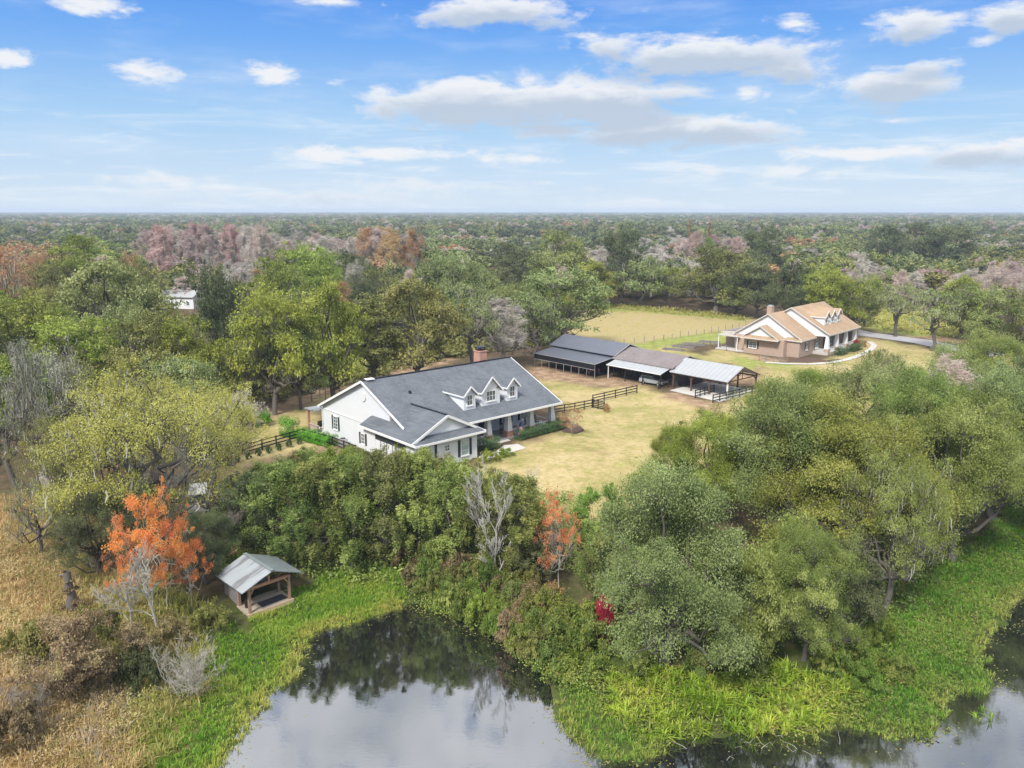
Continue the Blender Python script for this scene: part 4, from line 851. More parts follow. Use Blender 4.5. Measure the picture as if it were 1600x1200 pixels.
def car(name, loc, rz, mat, label, cat, L=4.7, Wd=1.85, H=1.55, van=False):
    t = thing(name, label, cat, loc, rz); hw = Wd / 2; b0, hd = .38, (.98 if not van else 1.1)
    pr = [(-L/2, b0), (-L/2, hd - .05), (-L/2 + .1, hd + .08), (L*.22, hd + .04), (L/2 - .12, hd - .14), (L/2, b0 + .25), (L/2 - .05, b0)]
    mb = MB(); mb.slab([(x_, -hw, z_) for x_, z_ in pr], (0, Wd, 0)); mb.build('body', mat, t, .06)
    c0, c1, r0, r1 = (-L/2 + .12, L*.24, -L/2 + .35, L*.05) if not van else (-L/2 + .1, L*.34, -L/2 + .15, L*.22)
    mb = MB(); k = .14; mb.add([(c0, -hw+.05, hd), (c1, -hw+.05, hd), (c1, hw-.05, hd), (c0, hw-.05, hd), (r0, -hw+k, H), (r1, -hw+k, H), (r1, hw-k, H), (r0, hw-k, H)], [(0,3,2,1),(4,5,6,7),(0,1,5,4),(1,2,6,5),(2,3,7,6),(3,0,4,7)]); mb.build('cabin_glass', M['glass'], t, .04)
    mb = MB(); mb.box(r0 - .02, r1 + .02, -hw + k - .01, hw - k + .01, H - .04, H + .03); mb.build('roof_panel', mat, t, .02)
    for x_ in (-L * .31, L * .31):
        for y_ in (-hw + .08, hw - .08): wheel(t, x_, y_, .34, .22)
    for y_ in (-hw + .3, hw - .3): mb = MB(); mb.box(L/2 - .05, L/2 + .015, y_ - .16, y_ + .16, .66, .8); mb.build('headlight', M['paleglass'], t)
    return t
x_, y_, z_ = ground(312, 792); car('van', (x_, y_, z_), 1.9, M['carwhite'], 'white van parked behind the orange maple, partly hidden by twigs', 'van', 5.2, 2.0, 2.2, True)
x_, y_, z_ = ground(676, 742); car('car', (x_, y_, z_), .9, M['carsilver'], 'silver car glinting between the tall shrubs before the garage wing', 'car')
car('pickup_truck', bw(10.2, 4.2), YA + .15, M['carsilver'], 'grey pickup parked under the pale awning beside the stable wall', 'truck', 4.8)
# lakeside pavilion
pv = thing('lakeside_pavilion', 'small weathered pavilion with rusty tin roof and open deck on the left bank', 'pavilion', (-20.6, 57.5, -1.0), radians(45))
W2, D2 = 3.75, 3.7
mb = MB(); mb.box(-.1, W2 + .1, .0, D2, -.14, 0)
for k in range(22): mb.box(-.1, W2 + .1, .02 + k * .2, .20 + k * .2, 0, .02 + .006 * (k % 3))
dk = mb.build('deck', M['deckwood'], pv); mb = MB(); mb.box(-.14, W2 + .14, -.07, 0, -.34, .03); mb.build('edge_board', plain('tan_board', (.50, .38, .24), .8), dk)
mb = MB(); mb.box(1.3, W2 - .2, .35, 1.3, .035, .05); mb.build('dark_mat', plain('dark_mat', (.06, .06, .075), .9), pv)
for x_, y_ in ((.15, .15), (W2 - .15, .15), (.15, 1.9), (W2 - .15, 1.9), (.15, D2 - .1), (W2 - .15, D2 - .1)):
    mb = MB(); mb.box(x_ - .1, x_ + .1, y_ - .1, y_ + .1, -1.1, 2.15); mb.build('post', M['oldwood'], pv)
mb = MB(); mb.box(.0, W2, .06, .24, 1.95, 2.2); mb.box(W2 / 2 - .09, W2 / 2 + .09, .08, .22, 2.2, 2.85); mb.bar((.15, .15, 1.45), (.6, .15, 2.0), .1); mb.bar((W2 - .15, .15, 1.45), (W2 - .6, .15, 2.0), .1)
mb.box(.05, .25, 0, D2, 2.0, 2.2); mb.box(W2 - .25, W2 - .05, 0, D2, 2.0, 2.2); mb.build('beam', plain('orange_timber', (.42, .22, .13), .8, .3, 4), pv)
rz_, o2 = 3.3, .75
for s_, mt in ((-1, 'tinroof'), (1, 'tinroof_green')):
    xe = -o2 if s_ < 0 else W2 + o2; mb = MB(); mb.slab([(W2 / 2, -.6, rz_), (xe, -.6, 2.28), (xe, D2 + .3, 2.28), (W2 / 2, D2 + .3, rz_)][::s_], (0, 0, -.06)); mb.build('roof', M[mt], pv)
mb = MB(); mb.bar((W2 / 2, -.6, rz_ + .03), (W2 / 2, D2 + .3, rz_ + .03), .3, .05); mb.build('ridge_cap', M['tinroof_green'], pv)
mb = MB()
for k in range(12): mb.box(.05, .1, 2.0 + k * .19, 2.17 + k * .19, -.5, 2.0)
for k in range(19): mb.box(.1 + k * .19, .27 + k * .19, D2 - .1, D2 - .04, -.5, 2.2)
mb.slab([(.2, D2 - .06, 2.2), (W2 - .2, D2 - .06, 2.2), (W2 / 2, D2 - .06, 2.95)], (0, .04, 0)); mb.build('wall', M['greywood'], pv)
mb = MB(); mb.bar((W2 - .2, .2, 1.0), (W2 - .2, 1.9, 1.0), .05); mb.bar((W2, .1, .9), (.1, .1, .95), .02); mb.build('rail', M['greywood'], pv)
for i, (x_, y_, lb) in enumerate(((1.7, 3.3, 'left dark stool against the pavilion back wall'), (2.5, 3.3, 'right dark stool against the pavilion back wall'))):
    c_ = cos(radians(45)); o = thing('stool', lb, 'stool', (-20.6 + (x_ - y_) * c_, 57.5 + (x_ + y_) * c_, -.975), 0, 'stools inside the pavilion')
    mb = MB(); mb.cyl((0, 0, .6), (0, 0, .66), .2, 12); mb.build('seat', M['blackmetal'], o)
    for k in range(4): a_ = k * pi / 2 + .4; mb = MB(); mb.bar((.12 * cos(a_), .12 * sin(a_), .6), (.2 * cos(a_), .2 * sin(a_), 0), .035); mb.build('leg', M['blackmetal'], o)
mb = MB(); c45 = cos(radians(45)); o = thing('barrel', 'dark barrel inside the pavilion next to the left post', 'barrel', (-20.6 + (.45 - 1.2) * c45, 57.5 + (.45 + 1.2) * c45, -.975))
mb.tube([(0, 0, 0), (0, 0, .35), (0, 0, .7)], [.18, .22, .18], 12); mb.build('cask', M['blackmetal'], o)
# distant houses
def cottage(px, py, L, D, Hh, label, rz=0, rm='palemetal', seenroof=1.8):
    x_, y_ = at(px, py, 0); o = thing('cottage', label, 'house', (x_, y_, h1(x_, y_)), rz)
    mb = MB(); mb.box(-L/2, L/2, -D/2, D/2, -.5, Hh); mb.slab([(-L/2, -D/2, Hh), (-L/2, D/2, Hh), (-L/2, 0, Hh + seenroof - .15)], (L, 0, 0)); mb.build('wall', M['white'], o)
    mb = MB()
    for s_ in (-1, 1): mb.slab([(-L/2 - .4, 0, Hh + seenroof), (L/2 + .4, 0, Hh + seenroof), (L/2 + .4, s_ * (D/2 + .5), Hh - .1), (-L/2 - .4, s_ * (D/2 + .5), Hh - .1)][::s_], (0, 0, -.12))
    mb.build('roof', M[rm], o)
    for k in range(3): window(o, 'f', -L/2 + L * (k + .5) / 3, 1.1, 1.2, 1.2, -D/2, shut=False, mull=(0, 1))
cottage(288, 480, 12, 7, 3.8, 'white cottage with pale metal roof deep in the left wood', -.25); cottage(655, 408, 13, 8, 3, 'tiny white cottage beyond the rust coloured trees', .2); cottage(768, 411, 14, 8, 3, 'low white cottage far behind the centre trees', -.1)
# paths and road
sheet('path', [(792, 690), (800, 696), (822, 707), (780, 719), (752, 727), (748, 721), (776, 712), (787, 703), (780, 694)], M['concrete'], -.02)
def ribbon(name, pts, wd, mat, z=.05):
    P_ = [np.array(at(a_, b_)) for a_, b_ in pts]; vs = []; fs = []
    for i, p in enumerate(P_):
        d = P_[min(i + 1, len(P_) - 1)] - P_[max(i - 1, 0)]; d /= np.linalg.norm(d); n_ = np.array([-d[1], d[0]]) * wd / 2
        for q_ in (p + n_, p - n_): vs.append((q_[0], q_[1], h1(*q_) + z))
    for i in range(len(P_) - 1): fs.append((2*i, 2*i+1, 2*i+3, 2*i+2))
    mb = MB().add(vs, fs); return tagit(mb.build(name, mat), kind='structure')
ribbon('path', [(1196, 567), (1230, 569), (1270, 569.5), (1300, 567), (1325, 562), (1348, 554), (1362, 546), (1366, 540), (1358, 534)], 1.3, M['concrete'], .09)
ribbon('driveway', [(1310, 512), (1345, 521), (1390, 527), (1440, 534), (1475, 541), (1560, 556)], 7.0, M['asphalt'], .06)
sheet('mulch_bed', [(1228, 565), (1262, 558), (1290, 563), (1318, 561), (1300, 565), (1262, 567)], M['mulch'], .05)
# ------------------------------------------------------------------ individual trees and shrubs
HAZE = 1.8e-4
rnd = random.Random(7); PLACED = []; cnt = {}
MUST = [(1150, 470, 1352, 562, 172), (832, 522, 1192, 622, 138), (925, 478, 1172, 548, 196), (478, 545, 882, 700, 104), (395, 600, 520, 700, 96), (1335, 510, 1480, 545, 172), (255, 446, 318, 482, 252),
        (1195, 545, 1375, 590, 150), (880, 600, 1040, 740, 85), (640, 390, 668, 402, 400), (757, 396, 783, 407, 400), (1380, 485, 1420, 520, 190)]
def topz(y, pyt): D = ray(800, pyt); return CH + D[2] * y / D[1]
def mk(name, parts, label, group=None, loc=(0, 0, 0), rz=0, scl=(1, 1, 1), cat='tree'):
    """parts: (part name, mesh, material)"""
    if len(parts) == 1:
        o = link(name, parts[0][1], None, parts[0][2]); tagit(o, label, cat, group)
    else:
        o = thing(name, label, cat, group=group)
        for pn, me, mt in parts: link(pn, me, o, mt)
    o.location = loc; o.rotation_euler = (0, 0, rz); o.scale = scl; return o
def tree(pk, leaf, px, pyb, pyt, w, label, name='tree', bark='bark', group=None, cat='tree', rz=None, sunk=0, register=True, moss='moss', mult=1.0):
    x, y, z = ground(px, pyb); H = max(1.0, topz(y, pyt) - z); dep = y * cos(PITCH) + (CH - z - H / 2) * sin(PITCH); R = w / 2 * dep / F * mult
    vs = PROTO[pk]; k = cnt.get(pk, 0); cnt[pk] = k + 1; cm, tm, mm, r0, h0 = vs[k % len(vs)]
    parts = [('crown', cm, M_leaf(leaf))]
    if tm: parts.append(('trunk', tm, M[bark]))
    if mm: parts.append(('hanging_moss', mm, M_leaf(moss)))
    if register: PLACED.append((x, y, R))
    s_ = R / r0; sz = H / h0
    if cat == 'shrub' and not tm: parts = [('foliage', cm, M_leaf(leaf))]
    return mk(name, parts, label, group, (x, y, z - sunk), rnd.uniform(0, 6.28) if rz is None else rz, (s_, s_, sz), cat)
def M_leaf(k): return L_.get(k) or L_.setdefault(k, bpy.data.materials['foliage_' + k])
def bare(i, px, pyb, pyt, w, label, bark='palebark', rz=None, name='bare_tree', cat='tree', lean=0, group=None):
    x, y, z = ground(px, pyb); H = topz(y, pyt) - z; dep = y * cos(PITCH) + CH * sin(PITCH); R = w / 2 * dep / F; me = BARE[i][0]
    V = (7, 8, 3.6)[i]; r0 = (2.6, 3.4, 3.2)[i]; o = link(name, me, None, M[bark]); tagit(o, label, cat, group); o.location = (x, y, z); o.rotation_euler = (lean, 0, rnd.uniform(0, 6.28) if rz is None else rz); o.scale = (R / r0, R / r0, H / V); return o
# right bank and right oak grove
T_ = tree
T_('near', 'silver', 1042, 1040, 722, 285, 'largest grey-green round oak at the pond tip, standing in ferns', 'oak_tree')
T_('shrubby', 'grove', 1165, 1046, 862, 150, 'olive bushy tree right beside the large grey-green pond oak', 'bushy_tree')
T_('near', 'willow', 1255, 1032, 822, 160, 'olive bushy tree at the right end of the fern bank', 'bushy_tree')
T_('shrubby', 'grove', 1215, 985, 810, 150, 'yellow-olive bushy tree behind the fern bank below the oak trunks', 'bushy_tree')
T_('shrubby', 'olive', 1110, 1042, 905, 100, 'small bushy tree touching the ferns below the pond oak', 'bushy_tree')
T_('shrubby', 'dark', 1310, 1000, 850, 130, 'dark green bush at the grass edge below the twin oaks', 'shrub', cat='shrub')
T_('near', 'oak', 1225, 842, 600, 265, 'spreading oak whose dark trunk stands on bare pinkish ground', 'oak_tree')
T_('near', 'oaky', 1102, 815, 645, 180, 'yellow-green oak leaning over the dry lawn at the grove\'s left edge', 'oak_tree')
T_('near', 'yolive', 1312, 884, 622, 290, 'broad oak in the middle of the right grove with short thick trunk', 'oak_tree')
T_('airy', 'grove', 1385, 950, 690, 185, 'mossy grey-green oak hanging over the bright marsh grass', 'oak_tree')
T_('near', 'grove', 1488, 876, 620, 215, 'dark based oak at the right grove\'s lower edge above the marsh', 'oak_tree')
T_('near', 'willow', 1425, 812, 578, 200, 'oak behind the mossy oak in the right grove', 'oak_tree')
T_('near', 'silver', 1548, 810, 572, 190, 'grey-green oak near the right picture edge above the marsh', 'oak_tree')
T_('near', 'oak', 1608, 835, 590, 190, 'oak cut by the right picture edge', 'oak_tree')
T_('near', 'silver', 1352, 742, 562, 175, 'pale grey-green oak top in the centre of the right grove', 'oak_tree')
T_('near', 'oaky', 1262, 720, 578, 165, 'yellowish oak behind the grove facing the brick house lawn', 'oak_tree')
T_('near', 'yolive', 1190, 705, 600, 90, 'small oak just right of the open shed', 'oak_tree')
T_('near', 'silver', 1475, 700, 545, 165, 'grey-green oak at the back of the right grove', 'oak_tree')
T_('near', 'grove', 1545, 672, 522, 175, 'tall oak hiding part of the black fence panel', 'oak_tree')
T_('near', 'dark', 1615, 700, 552, 140, 'dark oak at the right edge beneath the black fence panel', 'oak_tree')
T_('midopen', 'oak', 1365, 655, 545, 60, 'slim upright tree poking above the lawn right of the brick house path', 'young_tree')
T_('midopen', 'oak', 1392, 650, 553, 45, 'second slim tree next to the upright one by the lawn', 'young_tree')
T_('near', 'oaky', 1050, 782, 665, 95, 'airy yellow-green tree reaching furthest left over the dry lawn', 'oak_tree')
T_('near', 'oaky', 1142, 765, 648, 110, 'light green oak crown just below the open shed', 'oak_tree')
T_('near', 'oak', 1240, 760, 606, 130, 'green oak crown between the shed and the grove centre', 'oak_tree')
T_('mid', 'oaky', 1010, 815, 728, 70, 'small bright tree between the dry lawn and the grey-green pond oak', 'young_tree')
# centre thicket
T_('shrubby', 'lime', 935, 868, 758, 95, 'round bright green bush at the lawn edge left of the pond oak', 'shrub', cat='shrub')
T_('willow', 'willow', 928, 925, 812, 80, 'dark green drooping bush right of the coral maple', 'tall_shrub', cat='shrub')
T_('willow', 'oak', 950, 960, 815, 95, 'grey-green drooping bush against the pond oak\'s left side', 'tall_shrub', cat='shrub')
T_('sparse', 'coral', 874, 922, 764, 80, 'coral red maple with thin pale trunk in the centre thicket', 'maple_tree', 'palebark')
bare(1, 772, 918, 716, 150, 'pale branched bare tree in the centre thicket before the lawn', 'whitebark')
bare(0, 862, 918, 812, 60, 'thin bare tree behind the coral maple\'s trunk')
row = [(398,862,742,105,'willow','dark'),(448,884,722,112,'willow','willow'),(498,888,716,112,'willow','willow'),(548,890,712,112,'willow','willow'),(602,884,706,112,'willow','oak'),(655,880,708,110,'willow','willow'),
 (706,892,724,108,'willow','willow'),(748,898,748,90,'willow','olive'),(805,902,748,112,'willow','willow'),(838,906,826,84,'willow','dark'),(575,842,702,95,'shrubby','lime'),(640,838,704,95,'shrubby','oaky'),(425,808,716,100,'shrubby','willow'),
 (480,812,706,100,'shrubby','willow'),(725,826,722,95,'shrubby','oaky'),(372,838,770,70,'willow','willow'),(530,800,700,85,'shrubby','oaky'),(680,800,712,80,'shrubby','olive'),(790,830,738,85,'shrubby','oaky'),
 (455,780,708,80,'shrubby','bramble'),(610,800,706,70,'shrubby','bramble'),(560,776,702,70,'shrubby','lime'),(655,772,706,70,'shrubby','bramble'),(755,790,722,70,'shrubby','olive'),(835,850,770,70,'shrubby','oaky'),(500,770,704,70,'shrubby','lime')]
pos_names = ['directly behind the pavilion roof', 'first to the right of the pavilion', 'second to the right of the pavilion', 'third right of the pavilion, over the grass', 'over the right end of the bright grass', 'just above the pond\'s dark north corner',
 'left of the pale bare tree\'s trunk', 'at the foot of the pale bare tree', 'right of the pale bare tree\'s trunk', 'left of the coral maple\'s trunk', 'in front of the garage wing\'s left wall', 'in front of the garage wing\'s small window', 'at the left lawn\'s lower corner',
 'below the white gable wall', 'beneath the garage wing\'s right corner', 'touching the pavilion\'s left roof', 'before the garage doors', 'under the wing\'s left window', 'at the dry lawn\'s lower left edge', 'below the gable window', 'before the garage corner', 'before the far end of the garage doors',
 'under the garage wing\'s front wall', 'where path and thicket meet', 'at the lawn\'s lowest point', 'below the air conditioner']
for (px, pb, pt, w_, pk, lf), nm_ in zip(row, pos_names):
    colr = {'dark': 'dark green', 'willow': 'mid green', 'oak': 'grey-green', 'olive': 'olive', 'lime': 'bright green', 'oaky': 'yellow-green', 'bramble': 'brownish vine covered'}[lf]
    T_(pk, lf, px, pb, pt, w_, f'{colr} {"drooping" if pk == "willow" else "bushy"} shrub {nm_}', 'tall_shrub', cat='shrub', mult=1.12)
# left bank
T_('airy', 'pale', 232, 852, 572, 330, 'wide pale yellow-green mossy tree dominating the left bank', 'mossy_tree')
T_('airy', 'pale', 332, 762, 592, 190, 'pale yellow-green tree at the left lawn edge', 'mossy_tree')
T_('airy', 'olive', 120, 812, 640, 190, 'olive mossy tree left of the wide pale tree', 'mossy_tree')
T_('midopen', 'fuzz', 385, 712, 612, 70, 'small greyish half bare tree beside the left lawn', 'half_bare_tree')
T_('bushlow', 'brighthedge', 413, 664, 640, 34, 'small yellow-green bush at the edge of the left lawn', 'shrub', cat='shrub')
T_('mossopen', 'dark', 22, 772, 520, 190, 'dark moss hung oak at the left picture edge', 'mossy_tree')
T_('mossopen', 'moss', 82, 720, 530, 170, 'grey tree almost covered in hanging moss at upper left bank', 'mossy_tree')
T_('near', 'dark', 158, 905, 770, 135, 'dark evergreen left of the orange maple', 'evergreen_tree')
T_('near', 'dark', 322, 912, 800, 110, 'dark evergreen between the orange maple and the pavilion', 'evergreen_tree')
T_('near', 'dark', 222, 890, 765, 130, 'dark evergreen directly behind the orange maple', 'evergreen_tree')
T_('mossopen', 'olive', 68, 872, 742, 110, 'moss draped olive tree standing in the straw coloured grass', 'mossy_tree')
for k_, (px, pb, pt, w_) in enumerate([(240, 962, 775, 120), (262, 955, 746, 105), (212, 952, 800, 75), (300, 952, 810, 66)]):
    T_('sparse', 'orange' if k_ != 2 else 'coral', px, pb, pt, w_, ['large orange maple left of the pavilion', 'tallest orange maple stem behind the two bare saplings', 'redder small maple on the left side of the orange clump', 'bright orange maple nearest the pavilion'][k_], 'maple_tree', 'palebark', mult=1.0)
T_('bushlow', 'lime', 376, 895, 862, 42, 'bright green bush hanging onto the pavilion roof', 'shrub', cat='shrub')
bare(0, 205, 1004, 872, 105, 'left white bare sapling in front of the orange maple')
bare(0, 246, 998, 850, 125, 'right white bare sapling in front of the orange maple', lean=.12, rz=-.6)
bare(1, 268, 842, 686, 160, 'pale bare tree rising above the orange maple')
bare(1, 345, 870, 765, 110, 'grey bare tree between the orange maple and the tall shrubs', 'greybark')
bare(2, 287, 1094, 1004, 125, 'round white bare bush in the left marsh grass', name='bare_bush', cat='shrub')
bare(2, 62, 1120, 1050, 110, 'brownish bare bush low in the left straw grass', 'greybark', name='bare_bush', cat='shrub')
bare(2, 118, 1070, 1030, 80, 'grey bare bush inside the brown brambles', 'greybark', name='bare_bush', cat='shrub')
for px, pb, pt, w_, lf, lb in [(118, 1085, 960, 150, 'bramble', 'brown bramble mound below the dead trunk'), (185, 1072, 985, 120, 'bramble', 'brown bramble mound left of the white bare bush'), (60, 1030, 968, 90, 'olive', 'olive bush left of the brown brambles'),
     (225, 1075, 1010, 70, 'dark', 'dark bush beside the white bare bush'), (150, 1010, 950, 90, 'olive', 'olive bush beneath the dead trunk'), (30, 1170, 1100, 90, 'bramble', 'brown bush in the lower left corner'), (330, 985, 945, 60, 'olive', 'olive bush left of the pavilion deck'),
     (862, 968, 912, 55, 'rust', 'rusty brown bush under the coral maple'), (905, 1000, 940, 70, 'bank', 'green bush left of the crimson vine'), (270, 1010, 965, 60, 'bramble', 'brown bush between sapling and pavilion'), (730, 905, 872, 60, 'bank', 'low green bush by the pale bare tree trunk')]:
    T_('bushlow' if w_ < 100 else 'shrubby', lf, px, pb, pt, w_, lb, 'shrub', cat='shrub', mult=1.1)
for px, pb, pt, w_, lb in [(942, 992, 930, 42, 'crimson leaved vine patch at the pond oak\'s left foot'), (920, 905, 878, 26, 'small crimson leaf cluster left of the pond oak'), (938, 950, 932, 24, 'crimson leaf cluster above the larger crimson vine'), (813, 884, 866, 22, 'small red leaf cluster left of the coral maple')]:
    T_('bushlow' if w_ > 40 else 'sparse', 'crimson', px, pb + 8, pt, w_, lb, 'red_shrub', cat='shrub')
GB = 'tangled shrubs along the pond bank'
for k_, (px, pb, w_, lf) in enumerate([(640,890,48,'bramble'),(672,900,50,'willow'),(705,915,46,'bramble'),(738,925,52,'bank'),(770,940,46,'bramble'),(800,950,50,'willow'),(835,955,46,'bramble'),(700,945,44,'bank'),(740,960,46,'lime'),(775,978,44,'bank'),(808,992,46,'oaky'),(840,1005,50,'bank'),(870,1020,50,'willow'),(880,985,48,'bank'),(905,1035,52,'bank'),(850,1035,42,'lime'),(890,1060,46,'oaky'),(925,1060,50,'bank'),(665,930,40,'bank'),(825,925,44,'olive'),(930,1020,50,'willow'),(620,878,44,'bramble'),
    (1290,1010,50,'willow'),(1330,1030,50,'bank'),(1370,1010,46,'lime'),(1300,1060,52,'bank'),(1350,1075,48,'lime'),(1400,1060,46,'bank'),(1180,1060,44,'willow'),(1090,1058,42,'willow'),(1000,1050,46,'willow')] + [(650 + i * 21, 915 + i * 13.5, 48, ['bramble', 'bank', 'olive', 'willow', 'bank', 'oaky', 'lime'][i % 7]) for i in range(12)] + [(690 + i * 24, 905 + i * 10, 50, ['willow', 'bramble', 'olive', 'bank'][i % 4]) for i in range(9)]):
    T_('bushlow', lf, px, pb, pb - w_ * rnd.uniform(.75, 1.25), w_ * 1.25, 'low tangled shrub, one of many along the pond bank below the trees', 'shrub', cat='shrub', group=GB)
x, y, z = ground(115, 962); o = thing('dead_trunk', 'vine covered dead trunk standing in the left grass', 'tree stump', (x, y, z)); B = BR(); r_ = np.random.default_rng(3); B.seg(bend((0, 0, -.3), (-.1, 0, 3.6), r_, 7, .008), .42, .25, 9); B.seg(bend((0, 0, 3), (-.8, 0, 3.3), r_, 4), .12, .05, 5)
link('trunk', B.mesh('dead_trunk'), o, M['bark']); V, Fq, ti, *_ = crown(77, R=1.1, Hc=3.8, z0=-.2, nl=9, ncl=12, nlf=30, ls=.14, shape='tall'); link('vine', nomesh('vine', V, Fq, None, ti), o, M_leaf('bramble'))
x, y, z = ground(95, 790); B = BR(); B.seg(bend((0, 0, -.2), (-4.5, 3.5, 5.2), r_, 7, .03), .5, .36, 9); B.seg(bend((-3.4, 2.7, 4.0), (-1.5, 1.5, 6.5), r_, 5), .22, .08, 6)
tagit(link('leaning_trunk', B.mesh('leaning_trunk'), None, M['greybark']), 'thick grey leaning trunk at the far left bank', 'tree trunk'); bpy.data.objects['leaning_trunk'].location = (x, y, z)
# hedges and garden shrubs
def hedge(pts, wd, h, label, mat, zadd=0):
    rng = np.random.default_rng(len(pts) + int(h * 10)); V = []; Fs = []; ts = []; k = 0; P0 = [np.array(p[:2]) for p in pts]; ox, oy = P0[0]; oz = h1(ox, oy)
    for a_, b_ in zip(P0[:-1], P0[1:]):
        L = np.linalg.norm(b_ - a_); n = int(L * 900 * wd * h * .5); t = rng.random(n); d = unit(rng, n); rr = rng.uniform(.85, 1.08, n) + .12 * np.sin(t * L * 3.1)
        nrm = np.array([-(b_ - a_)[1], (b_ - a_)[0]]) / L; e = np.sign(d[:, 0]) * np.abs(d[:, 0]) ** .6 * wd / 2 * rr; zz = (np.sign(d[:, 2]) * np.abs(d[:, 2]) ** .6 * .5 + .5) * h * rr
        p = a_ + (b_ - a_) * t[:, None] + nrm * e[:, None]; C = np.stack([p[:, 0] - ox, p[:, 1] - oy, zz], 1); Nn = np.stack([nrm[0] * d[:, 0], nrm[1] * d[:, 0], d[:, 2] + .3], 1) + rng.normal(size=(n, 3)) * .4
        Nn /= np.linalg.norm(Nn, axis=1, keepdims=True); l = .14 * rng.uniform(.6, 1.3, n); v, f = quads(C, Nn, l * .5, l * .32, rng); V.append(v); Fs.append(f + k); k += len(v); ts.append(rng.random(n))
    o = link('hedge', nomesh('hedge', np.concatenate(V), np.concatenate(Fs), None, np.concatenate(ts)), None, mat); o.location = (ox, oy, oz + zadd); return tagit(o, label, 'hedge')
hedge([lw(16.6, 22.1), lw(25.2, 21.7)], 1.5, 1.3, 'long clipped dark green hedge along the white porch', M_leaf('hedge'))
hedge([lw(9.8, 22.6), lw(12.6, 22.4)], 1.9, 1.5, 'square dark green hedge between garage wing and porch steps', M_leaf('hedge'))
hedge([lw(-3.0, .3), lw(-1.9, 7.0)], 2.0, 1.5, 'bright green hedge behind the black fence at the white gable', M_leaf('brighthedge')); hedge([lw(-4.2, -2.6), lw(-3.4, 0)], 1.5, 2.6, 'taller bright green bush beside the rear patio post', M_leaf('brighthedge'))
x_, y_ = at(1302, 557); 
def bl(a, b): return (59.93 + a * cos(YB) + b * sin(YB), 163.83 + a * sin(YB) - b * cos(YB))
hedge([bl(8.6, 4.4), bl(11.6, 4.6)], 1.8, 1.5, 'rounded dark bush before the brick house porch, nearest the first column', M_leaf('hedge'))
hedge([bl(14.6, 4.6), bl(19.5, 4.8)], 1.7, 1.5, 'longer dark hedge before the brick porch\'s right columns', M_leaf('hedge'))
T_('bushlow', 'crimson', 1337, 545, 530, 14, 'dark red bush at the right corner of the brick house', 'red_shrub', cat='shrub'); T_('bushlow', 'rust', 1349, 542, 532, 12, 'small brown bush right of the dark red bush', 'shrub', cat='shrub')
T_('sparse', 'rust', 893, 680, 628, 44, 'small thin leaved brown tree in a mulch ring by the porch end', 'ornamental_tree', 'palebark'); T_('bushlow', 'rust', 880, 668, 650, 24, 'brownish red bush at the end of the porch hedge', 'shrub', cat='shrub')
sheet('mulch_ring', [(872, 672), (885, 668), (905, 670), (912, 677), (900, 683), (880, 682)], M['mulch'], .03)
T_('bushlow', 'rust', 948, 644, 630, 12, 'small reddish bush by the short black gate', 'shrub', cat='shrub'); T_('bushlow', 'oaky', 790, 712, 700, 30, 'low yellow-green bed plants beside the concrete path', 'shrub', cat='shrub')
T_('bushlow', 'oaky', 765, 722, 704, 36, 'yellowish bush under the square dark hedge', 'shrub', cat='shrub')
for k_ in range(7): T_('bushlow', 'hedge', 372 + k_ * 16, 722 - k_ * 4.6, 715 - k_ * 4.8, 11, ['first', 'second', 'third', 'fourth', 'fifth', 'sixth', 'seventh'][k_] + ' small clipped bush from the left along the black lawn fence', 'shrub', cat='shrub', group='small bushes along the left fence')
# middle distance, placed by eye
mid = [(432,648,446,150,'oaky','mid'),(520,632,440,135,'oaky','mid'),(347,622,412,90,'dark','mid'),(655,602,436,150,'olive','mid'),(585,612,462,100,'olive','midtall'),(735,590,440,110,'silver','midopen'),(785,575,466,100,'fuzz','twiggy'),(880,545,418,165,'silver','mid'),
 (835,560,455,100,'silver','midmoss'),(235,650,482,170,'olive','mid'),(300,650,496,130,'oaky','mid'),(395,640,500,110,'oak','mid'),(470,640,500,100,'oak','mid'),(40,620,455,165,'oaky','mid'),(135,640,492,150,'oaky','mid'),(190,590,408,175,'silver','mid'),(216,560,405,80,'olive','mid'),(12,540,384,110,'rust','midopen'),
 (128,500,368,120,'oaky','mid'),(70,520,410,120,'olive','mid'),(448,530,404,130,'oaky','mid'),(490,510,380,105,'oaky','mid'),(560,500,392,90,'dark','mid'),(590,520,420,90,'oak','mid'),(520,520,420,80,'lime','mid'),(700,520,394,125,'silver','mid'),(625,540,440,90,'olive','mid'),
 (872,474,362,115,'oak','mid'),(930,480,410,85,'oaky','mid'),(972,474,352,85,'dark','mid'),(1002,479,402,105,'silver','midmoss'),(1042,480,416,75,'oaky','midmoss'),(1118,489,384,150,'olive','mid'),(1180,497,402,90,'dark','mid'),(1150,492,430,80,'oak','mid'),(1228,512,410,80,'dark','mid'),(1292,528,418,100,'oaky','mid'),
 (1255,520,440,70,'dark','mid'),(1330,520,440,80,'oak','mid'),(1398,526,442,90,'silver','midopen'),(1455,548,452,105,'silver','midopen'),(1528,552,446,125,'oak','mid'),(1585,545,450,100,'olive','mid'),(1350,510,430,70,'oaky','mid'),(1500,528,432,90,'oaky','mid'),
 (1108,425,370,30,'lime','mid'),(1075,415,345,16,'rust','cone'),(1106,412,348,15,'rust','cone'),(1190,445,352,85,'dark','mid'),(1380,430,352,80,'dark','mid'),(1430,425,348,85,'dark','mid'),(1480,430,352,80,'dark','mid'),(805,470,380,80,'dark','mid'),(760,500,420,70,'oak','midmoss'),(950,470,390,60,'fuzz','twiggy')]
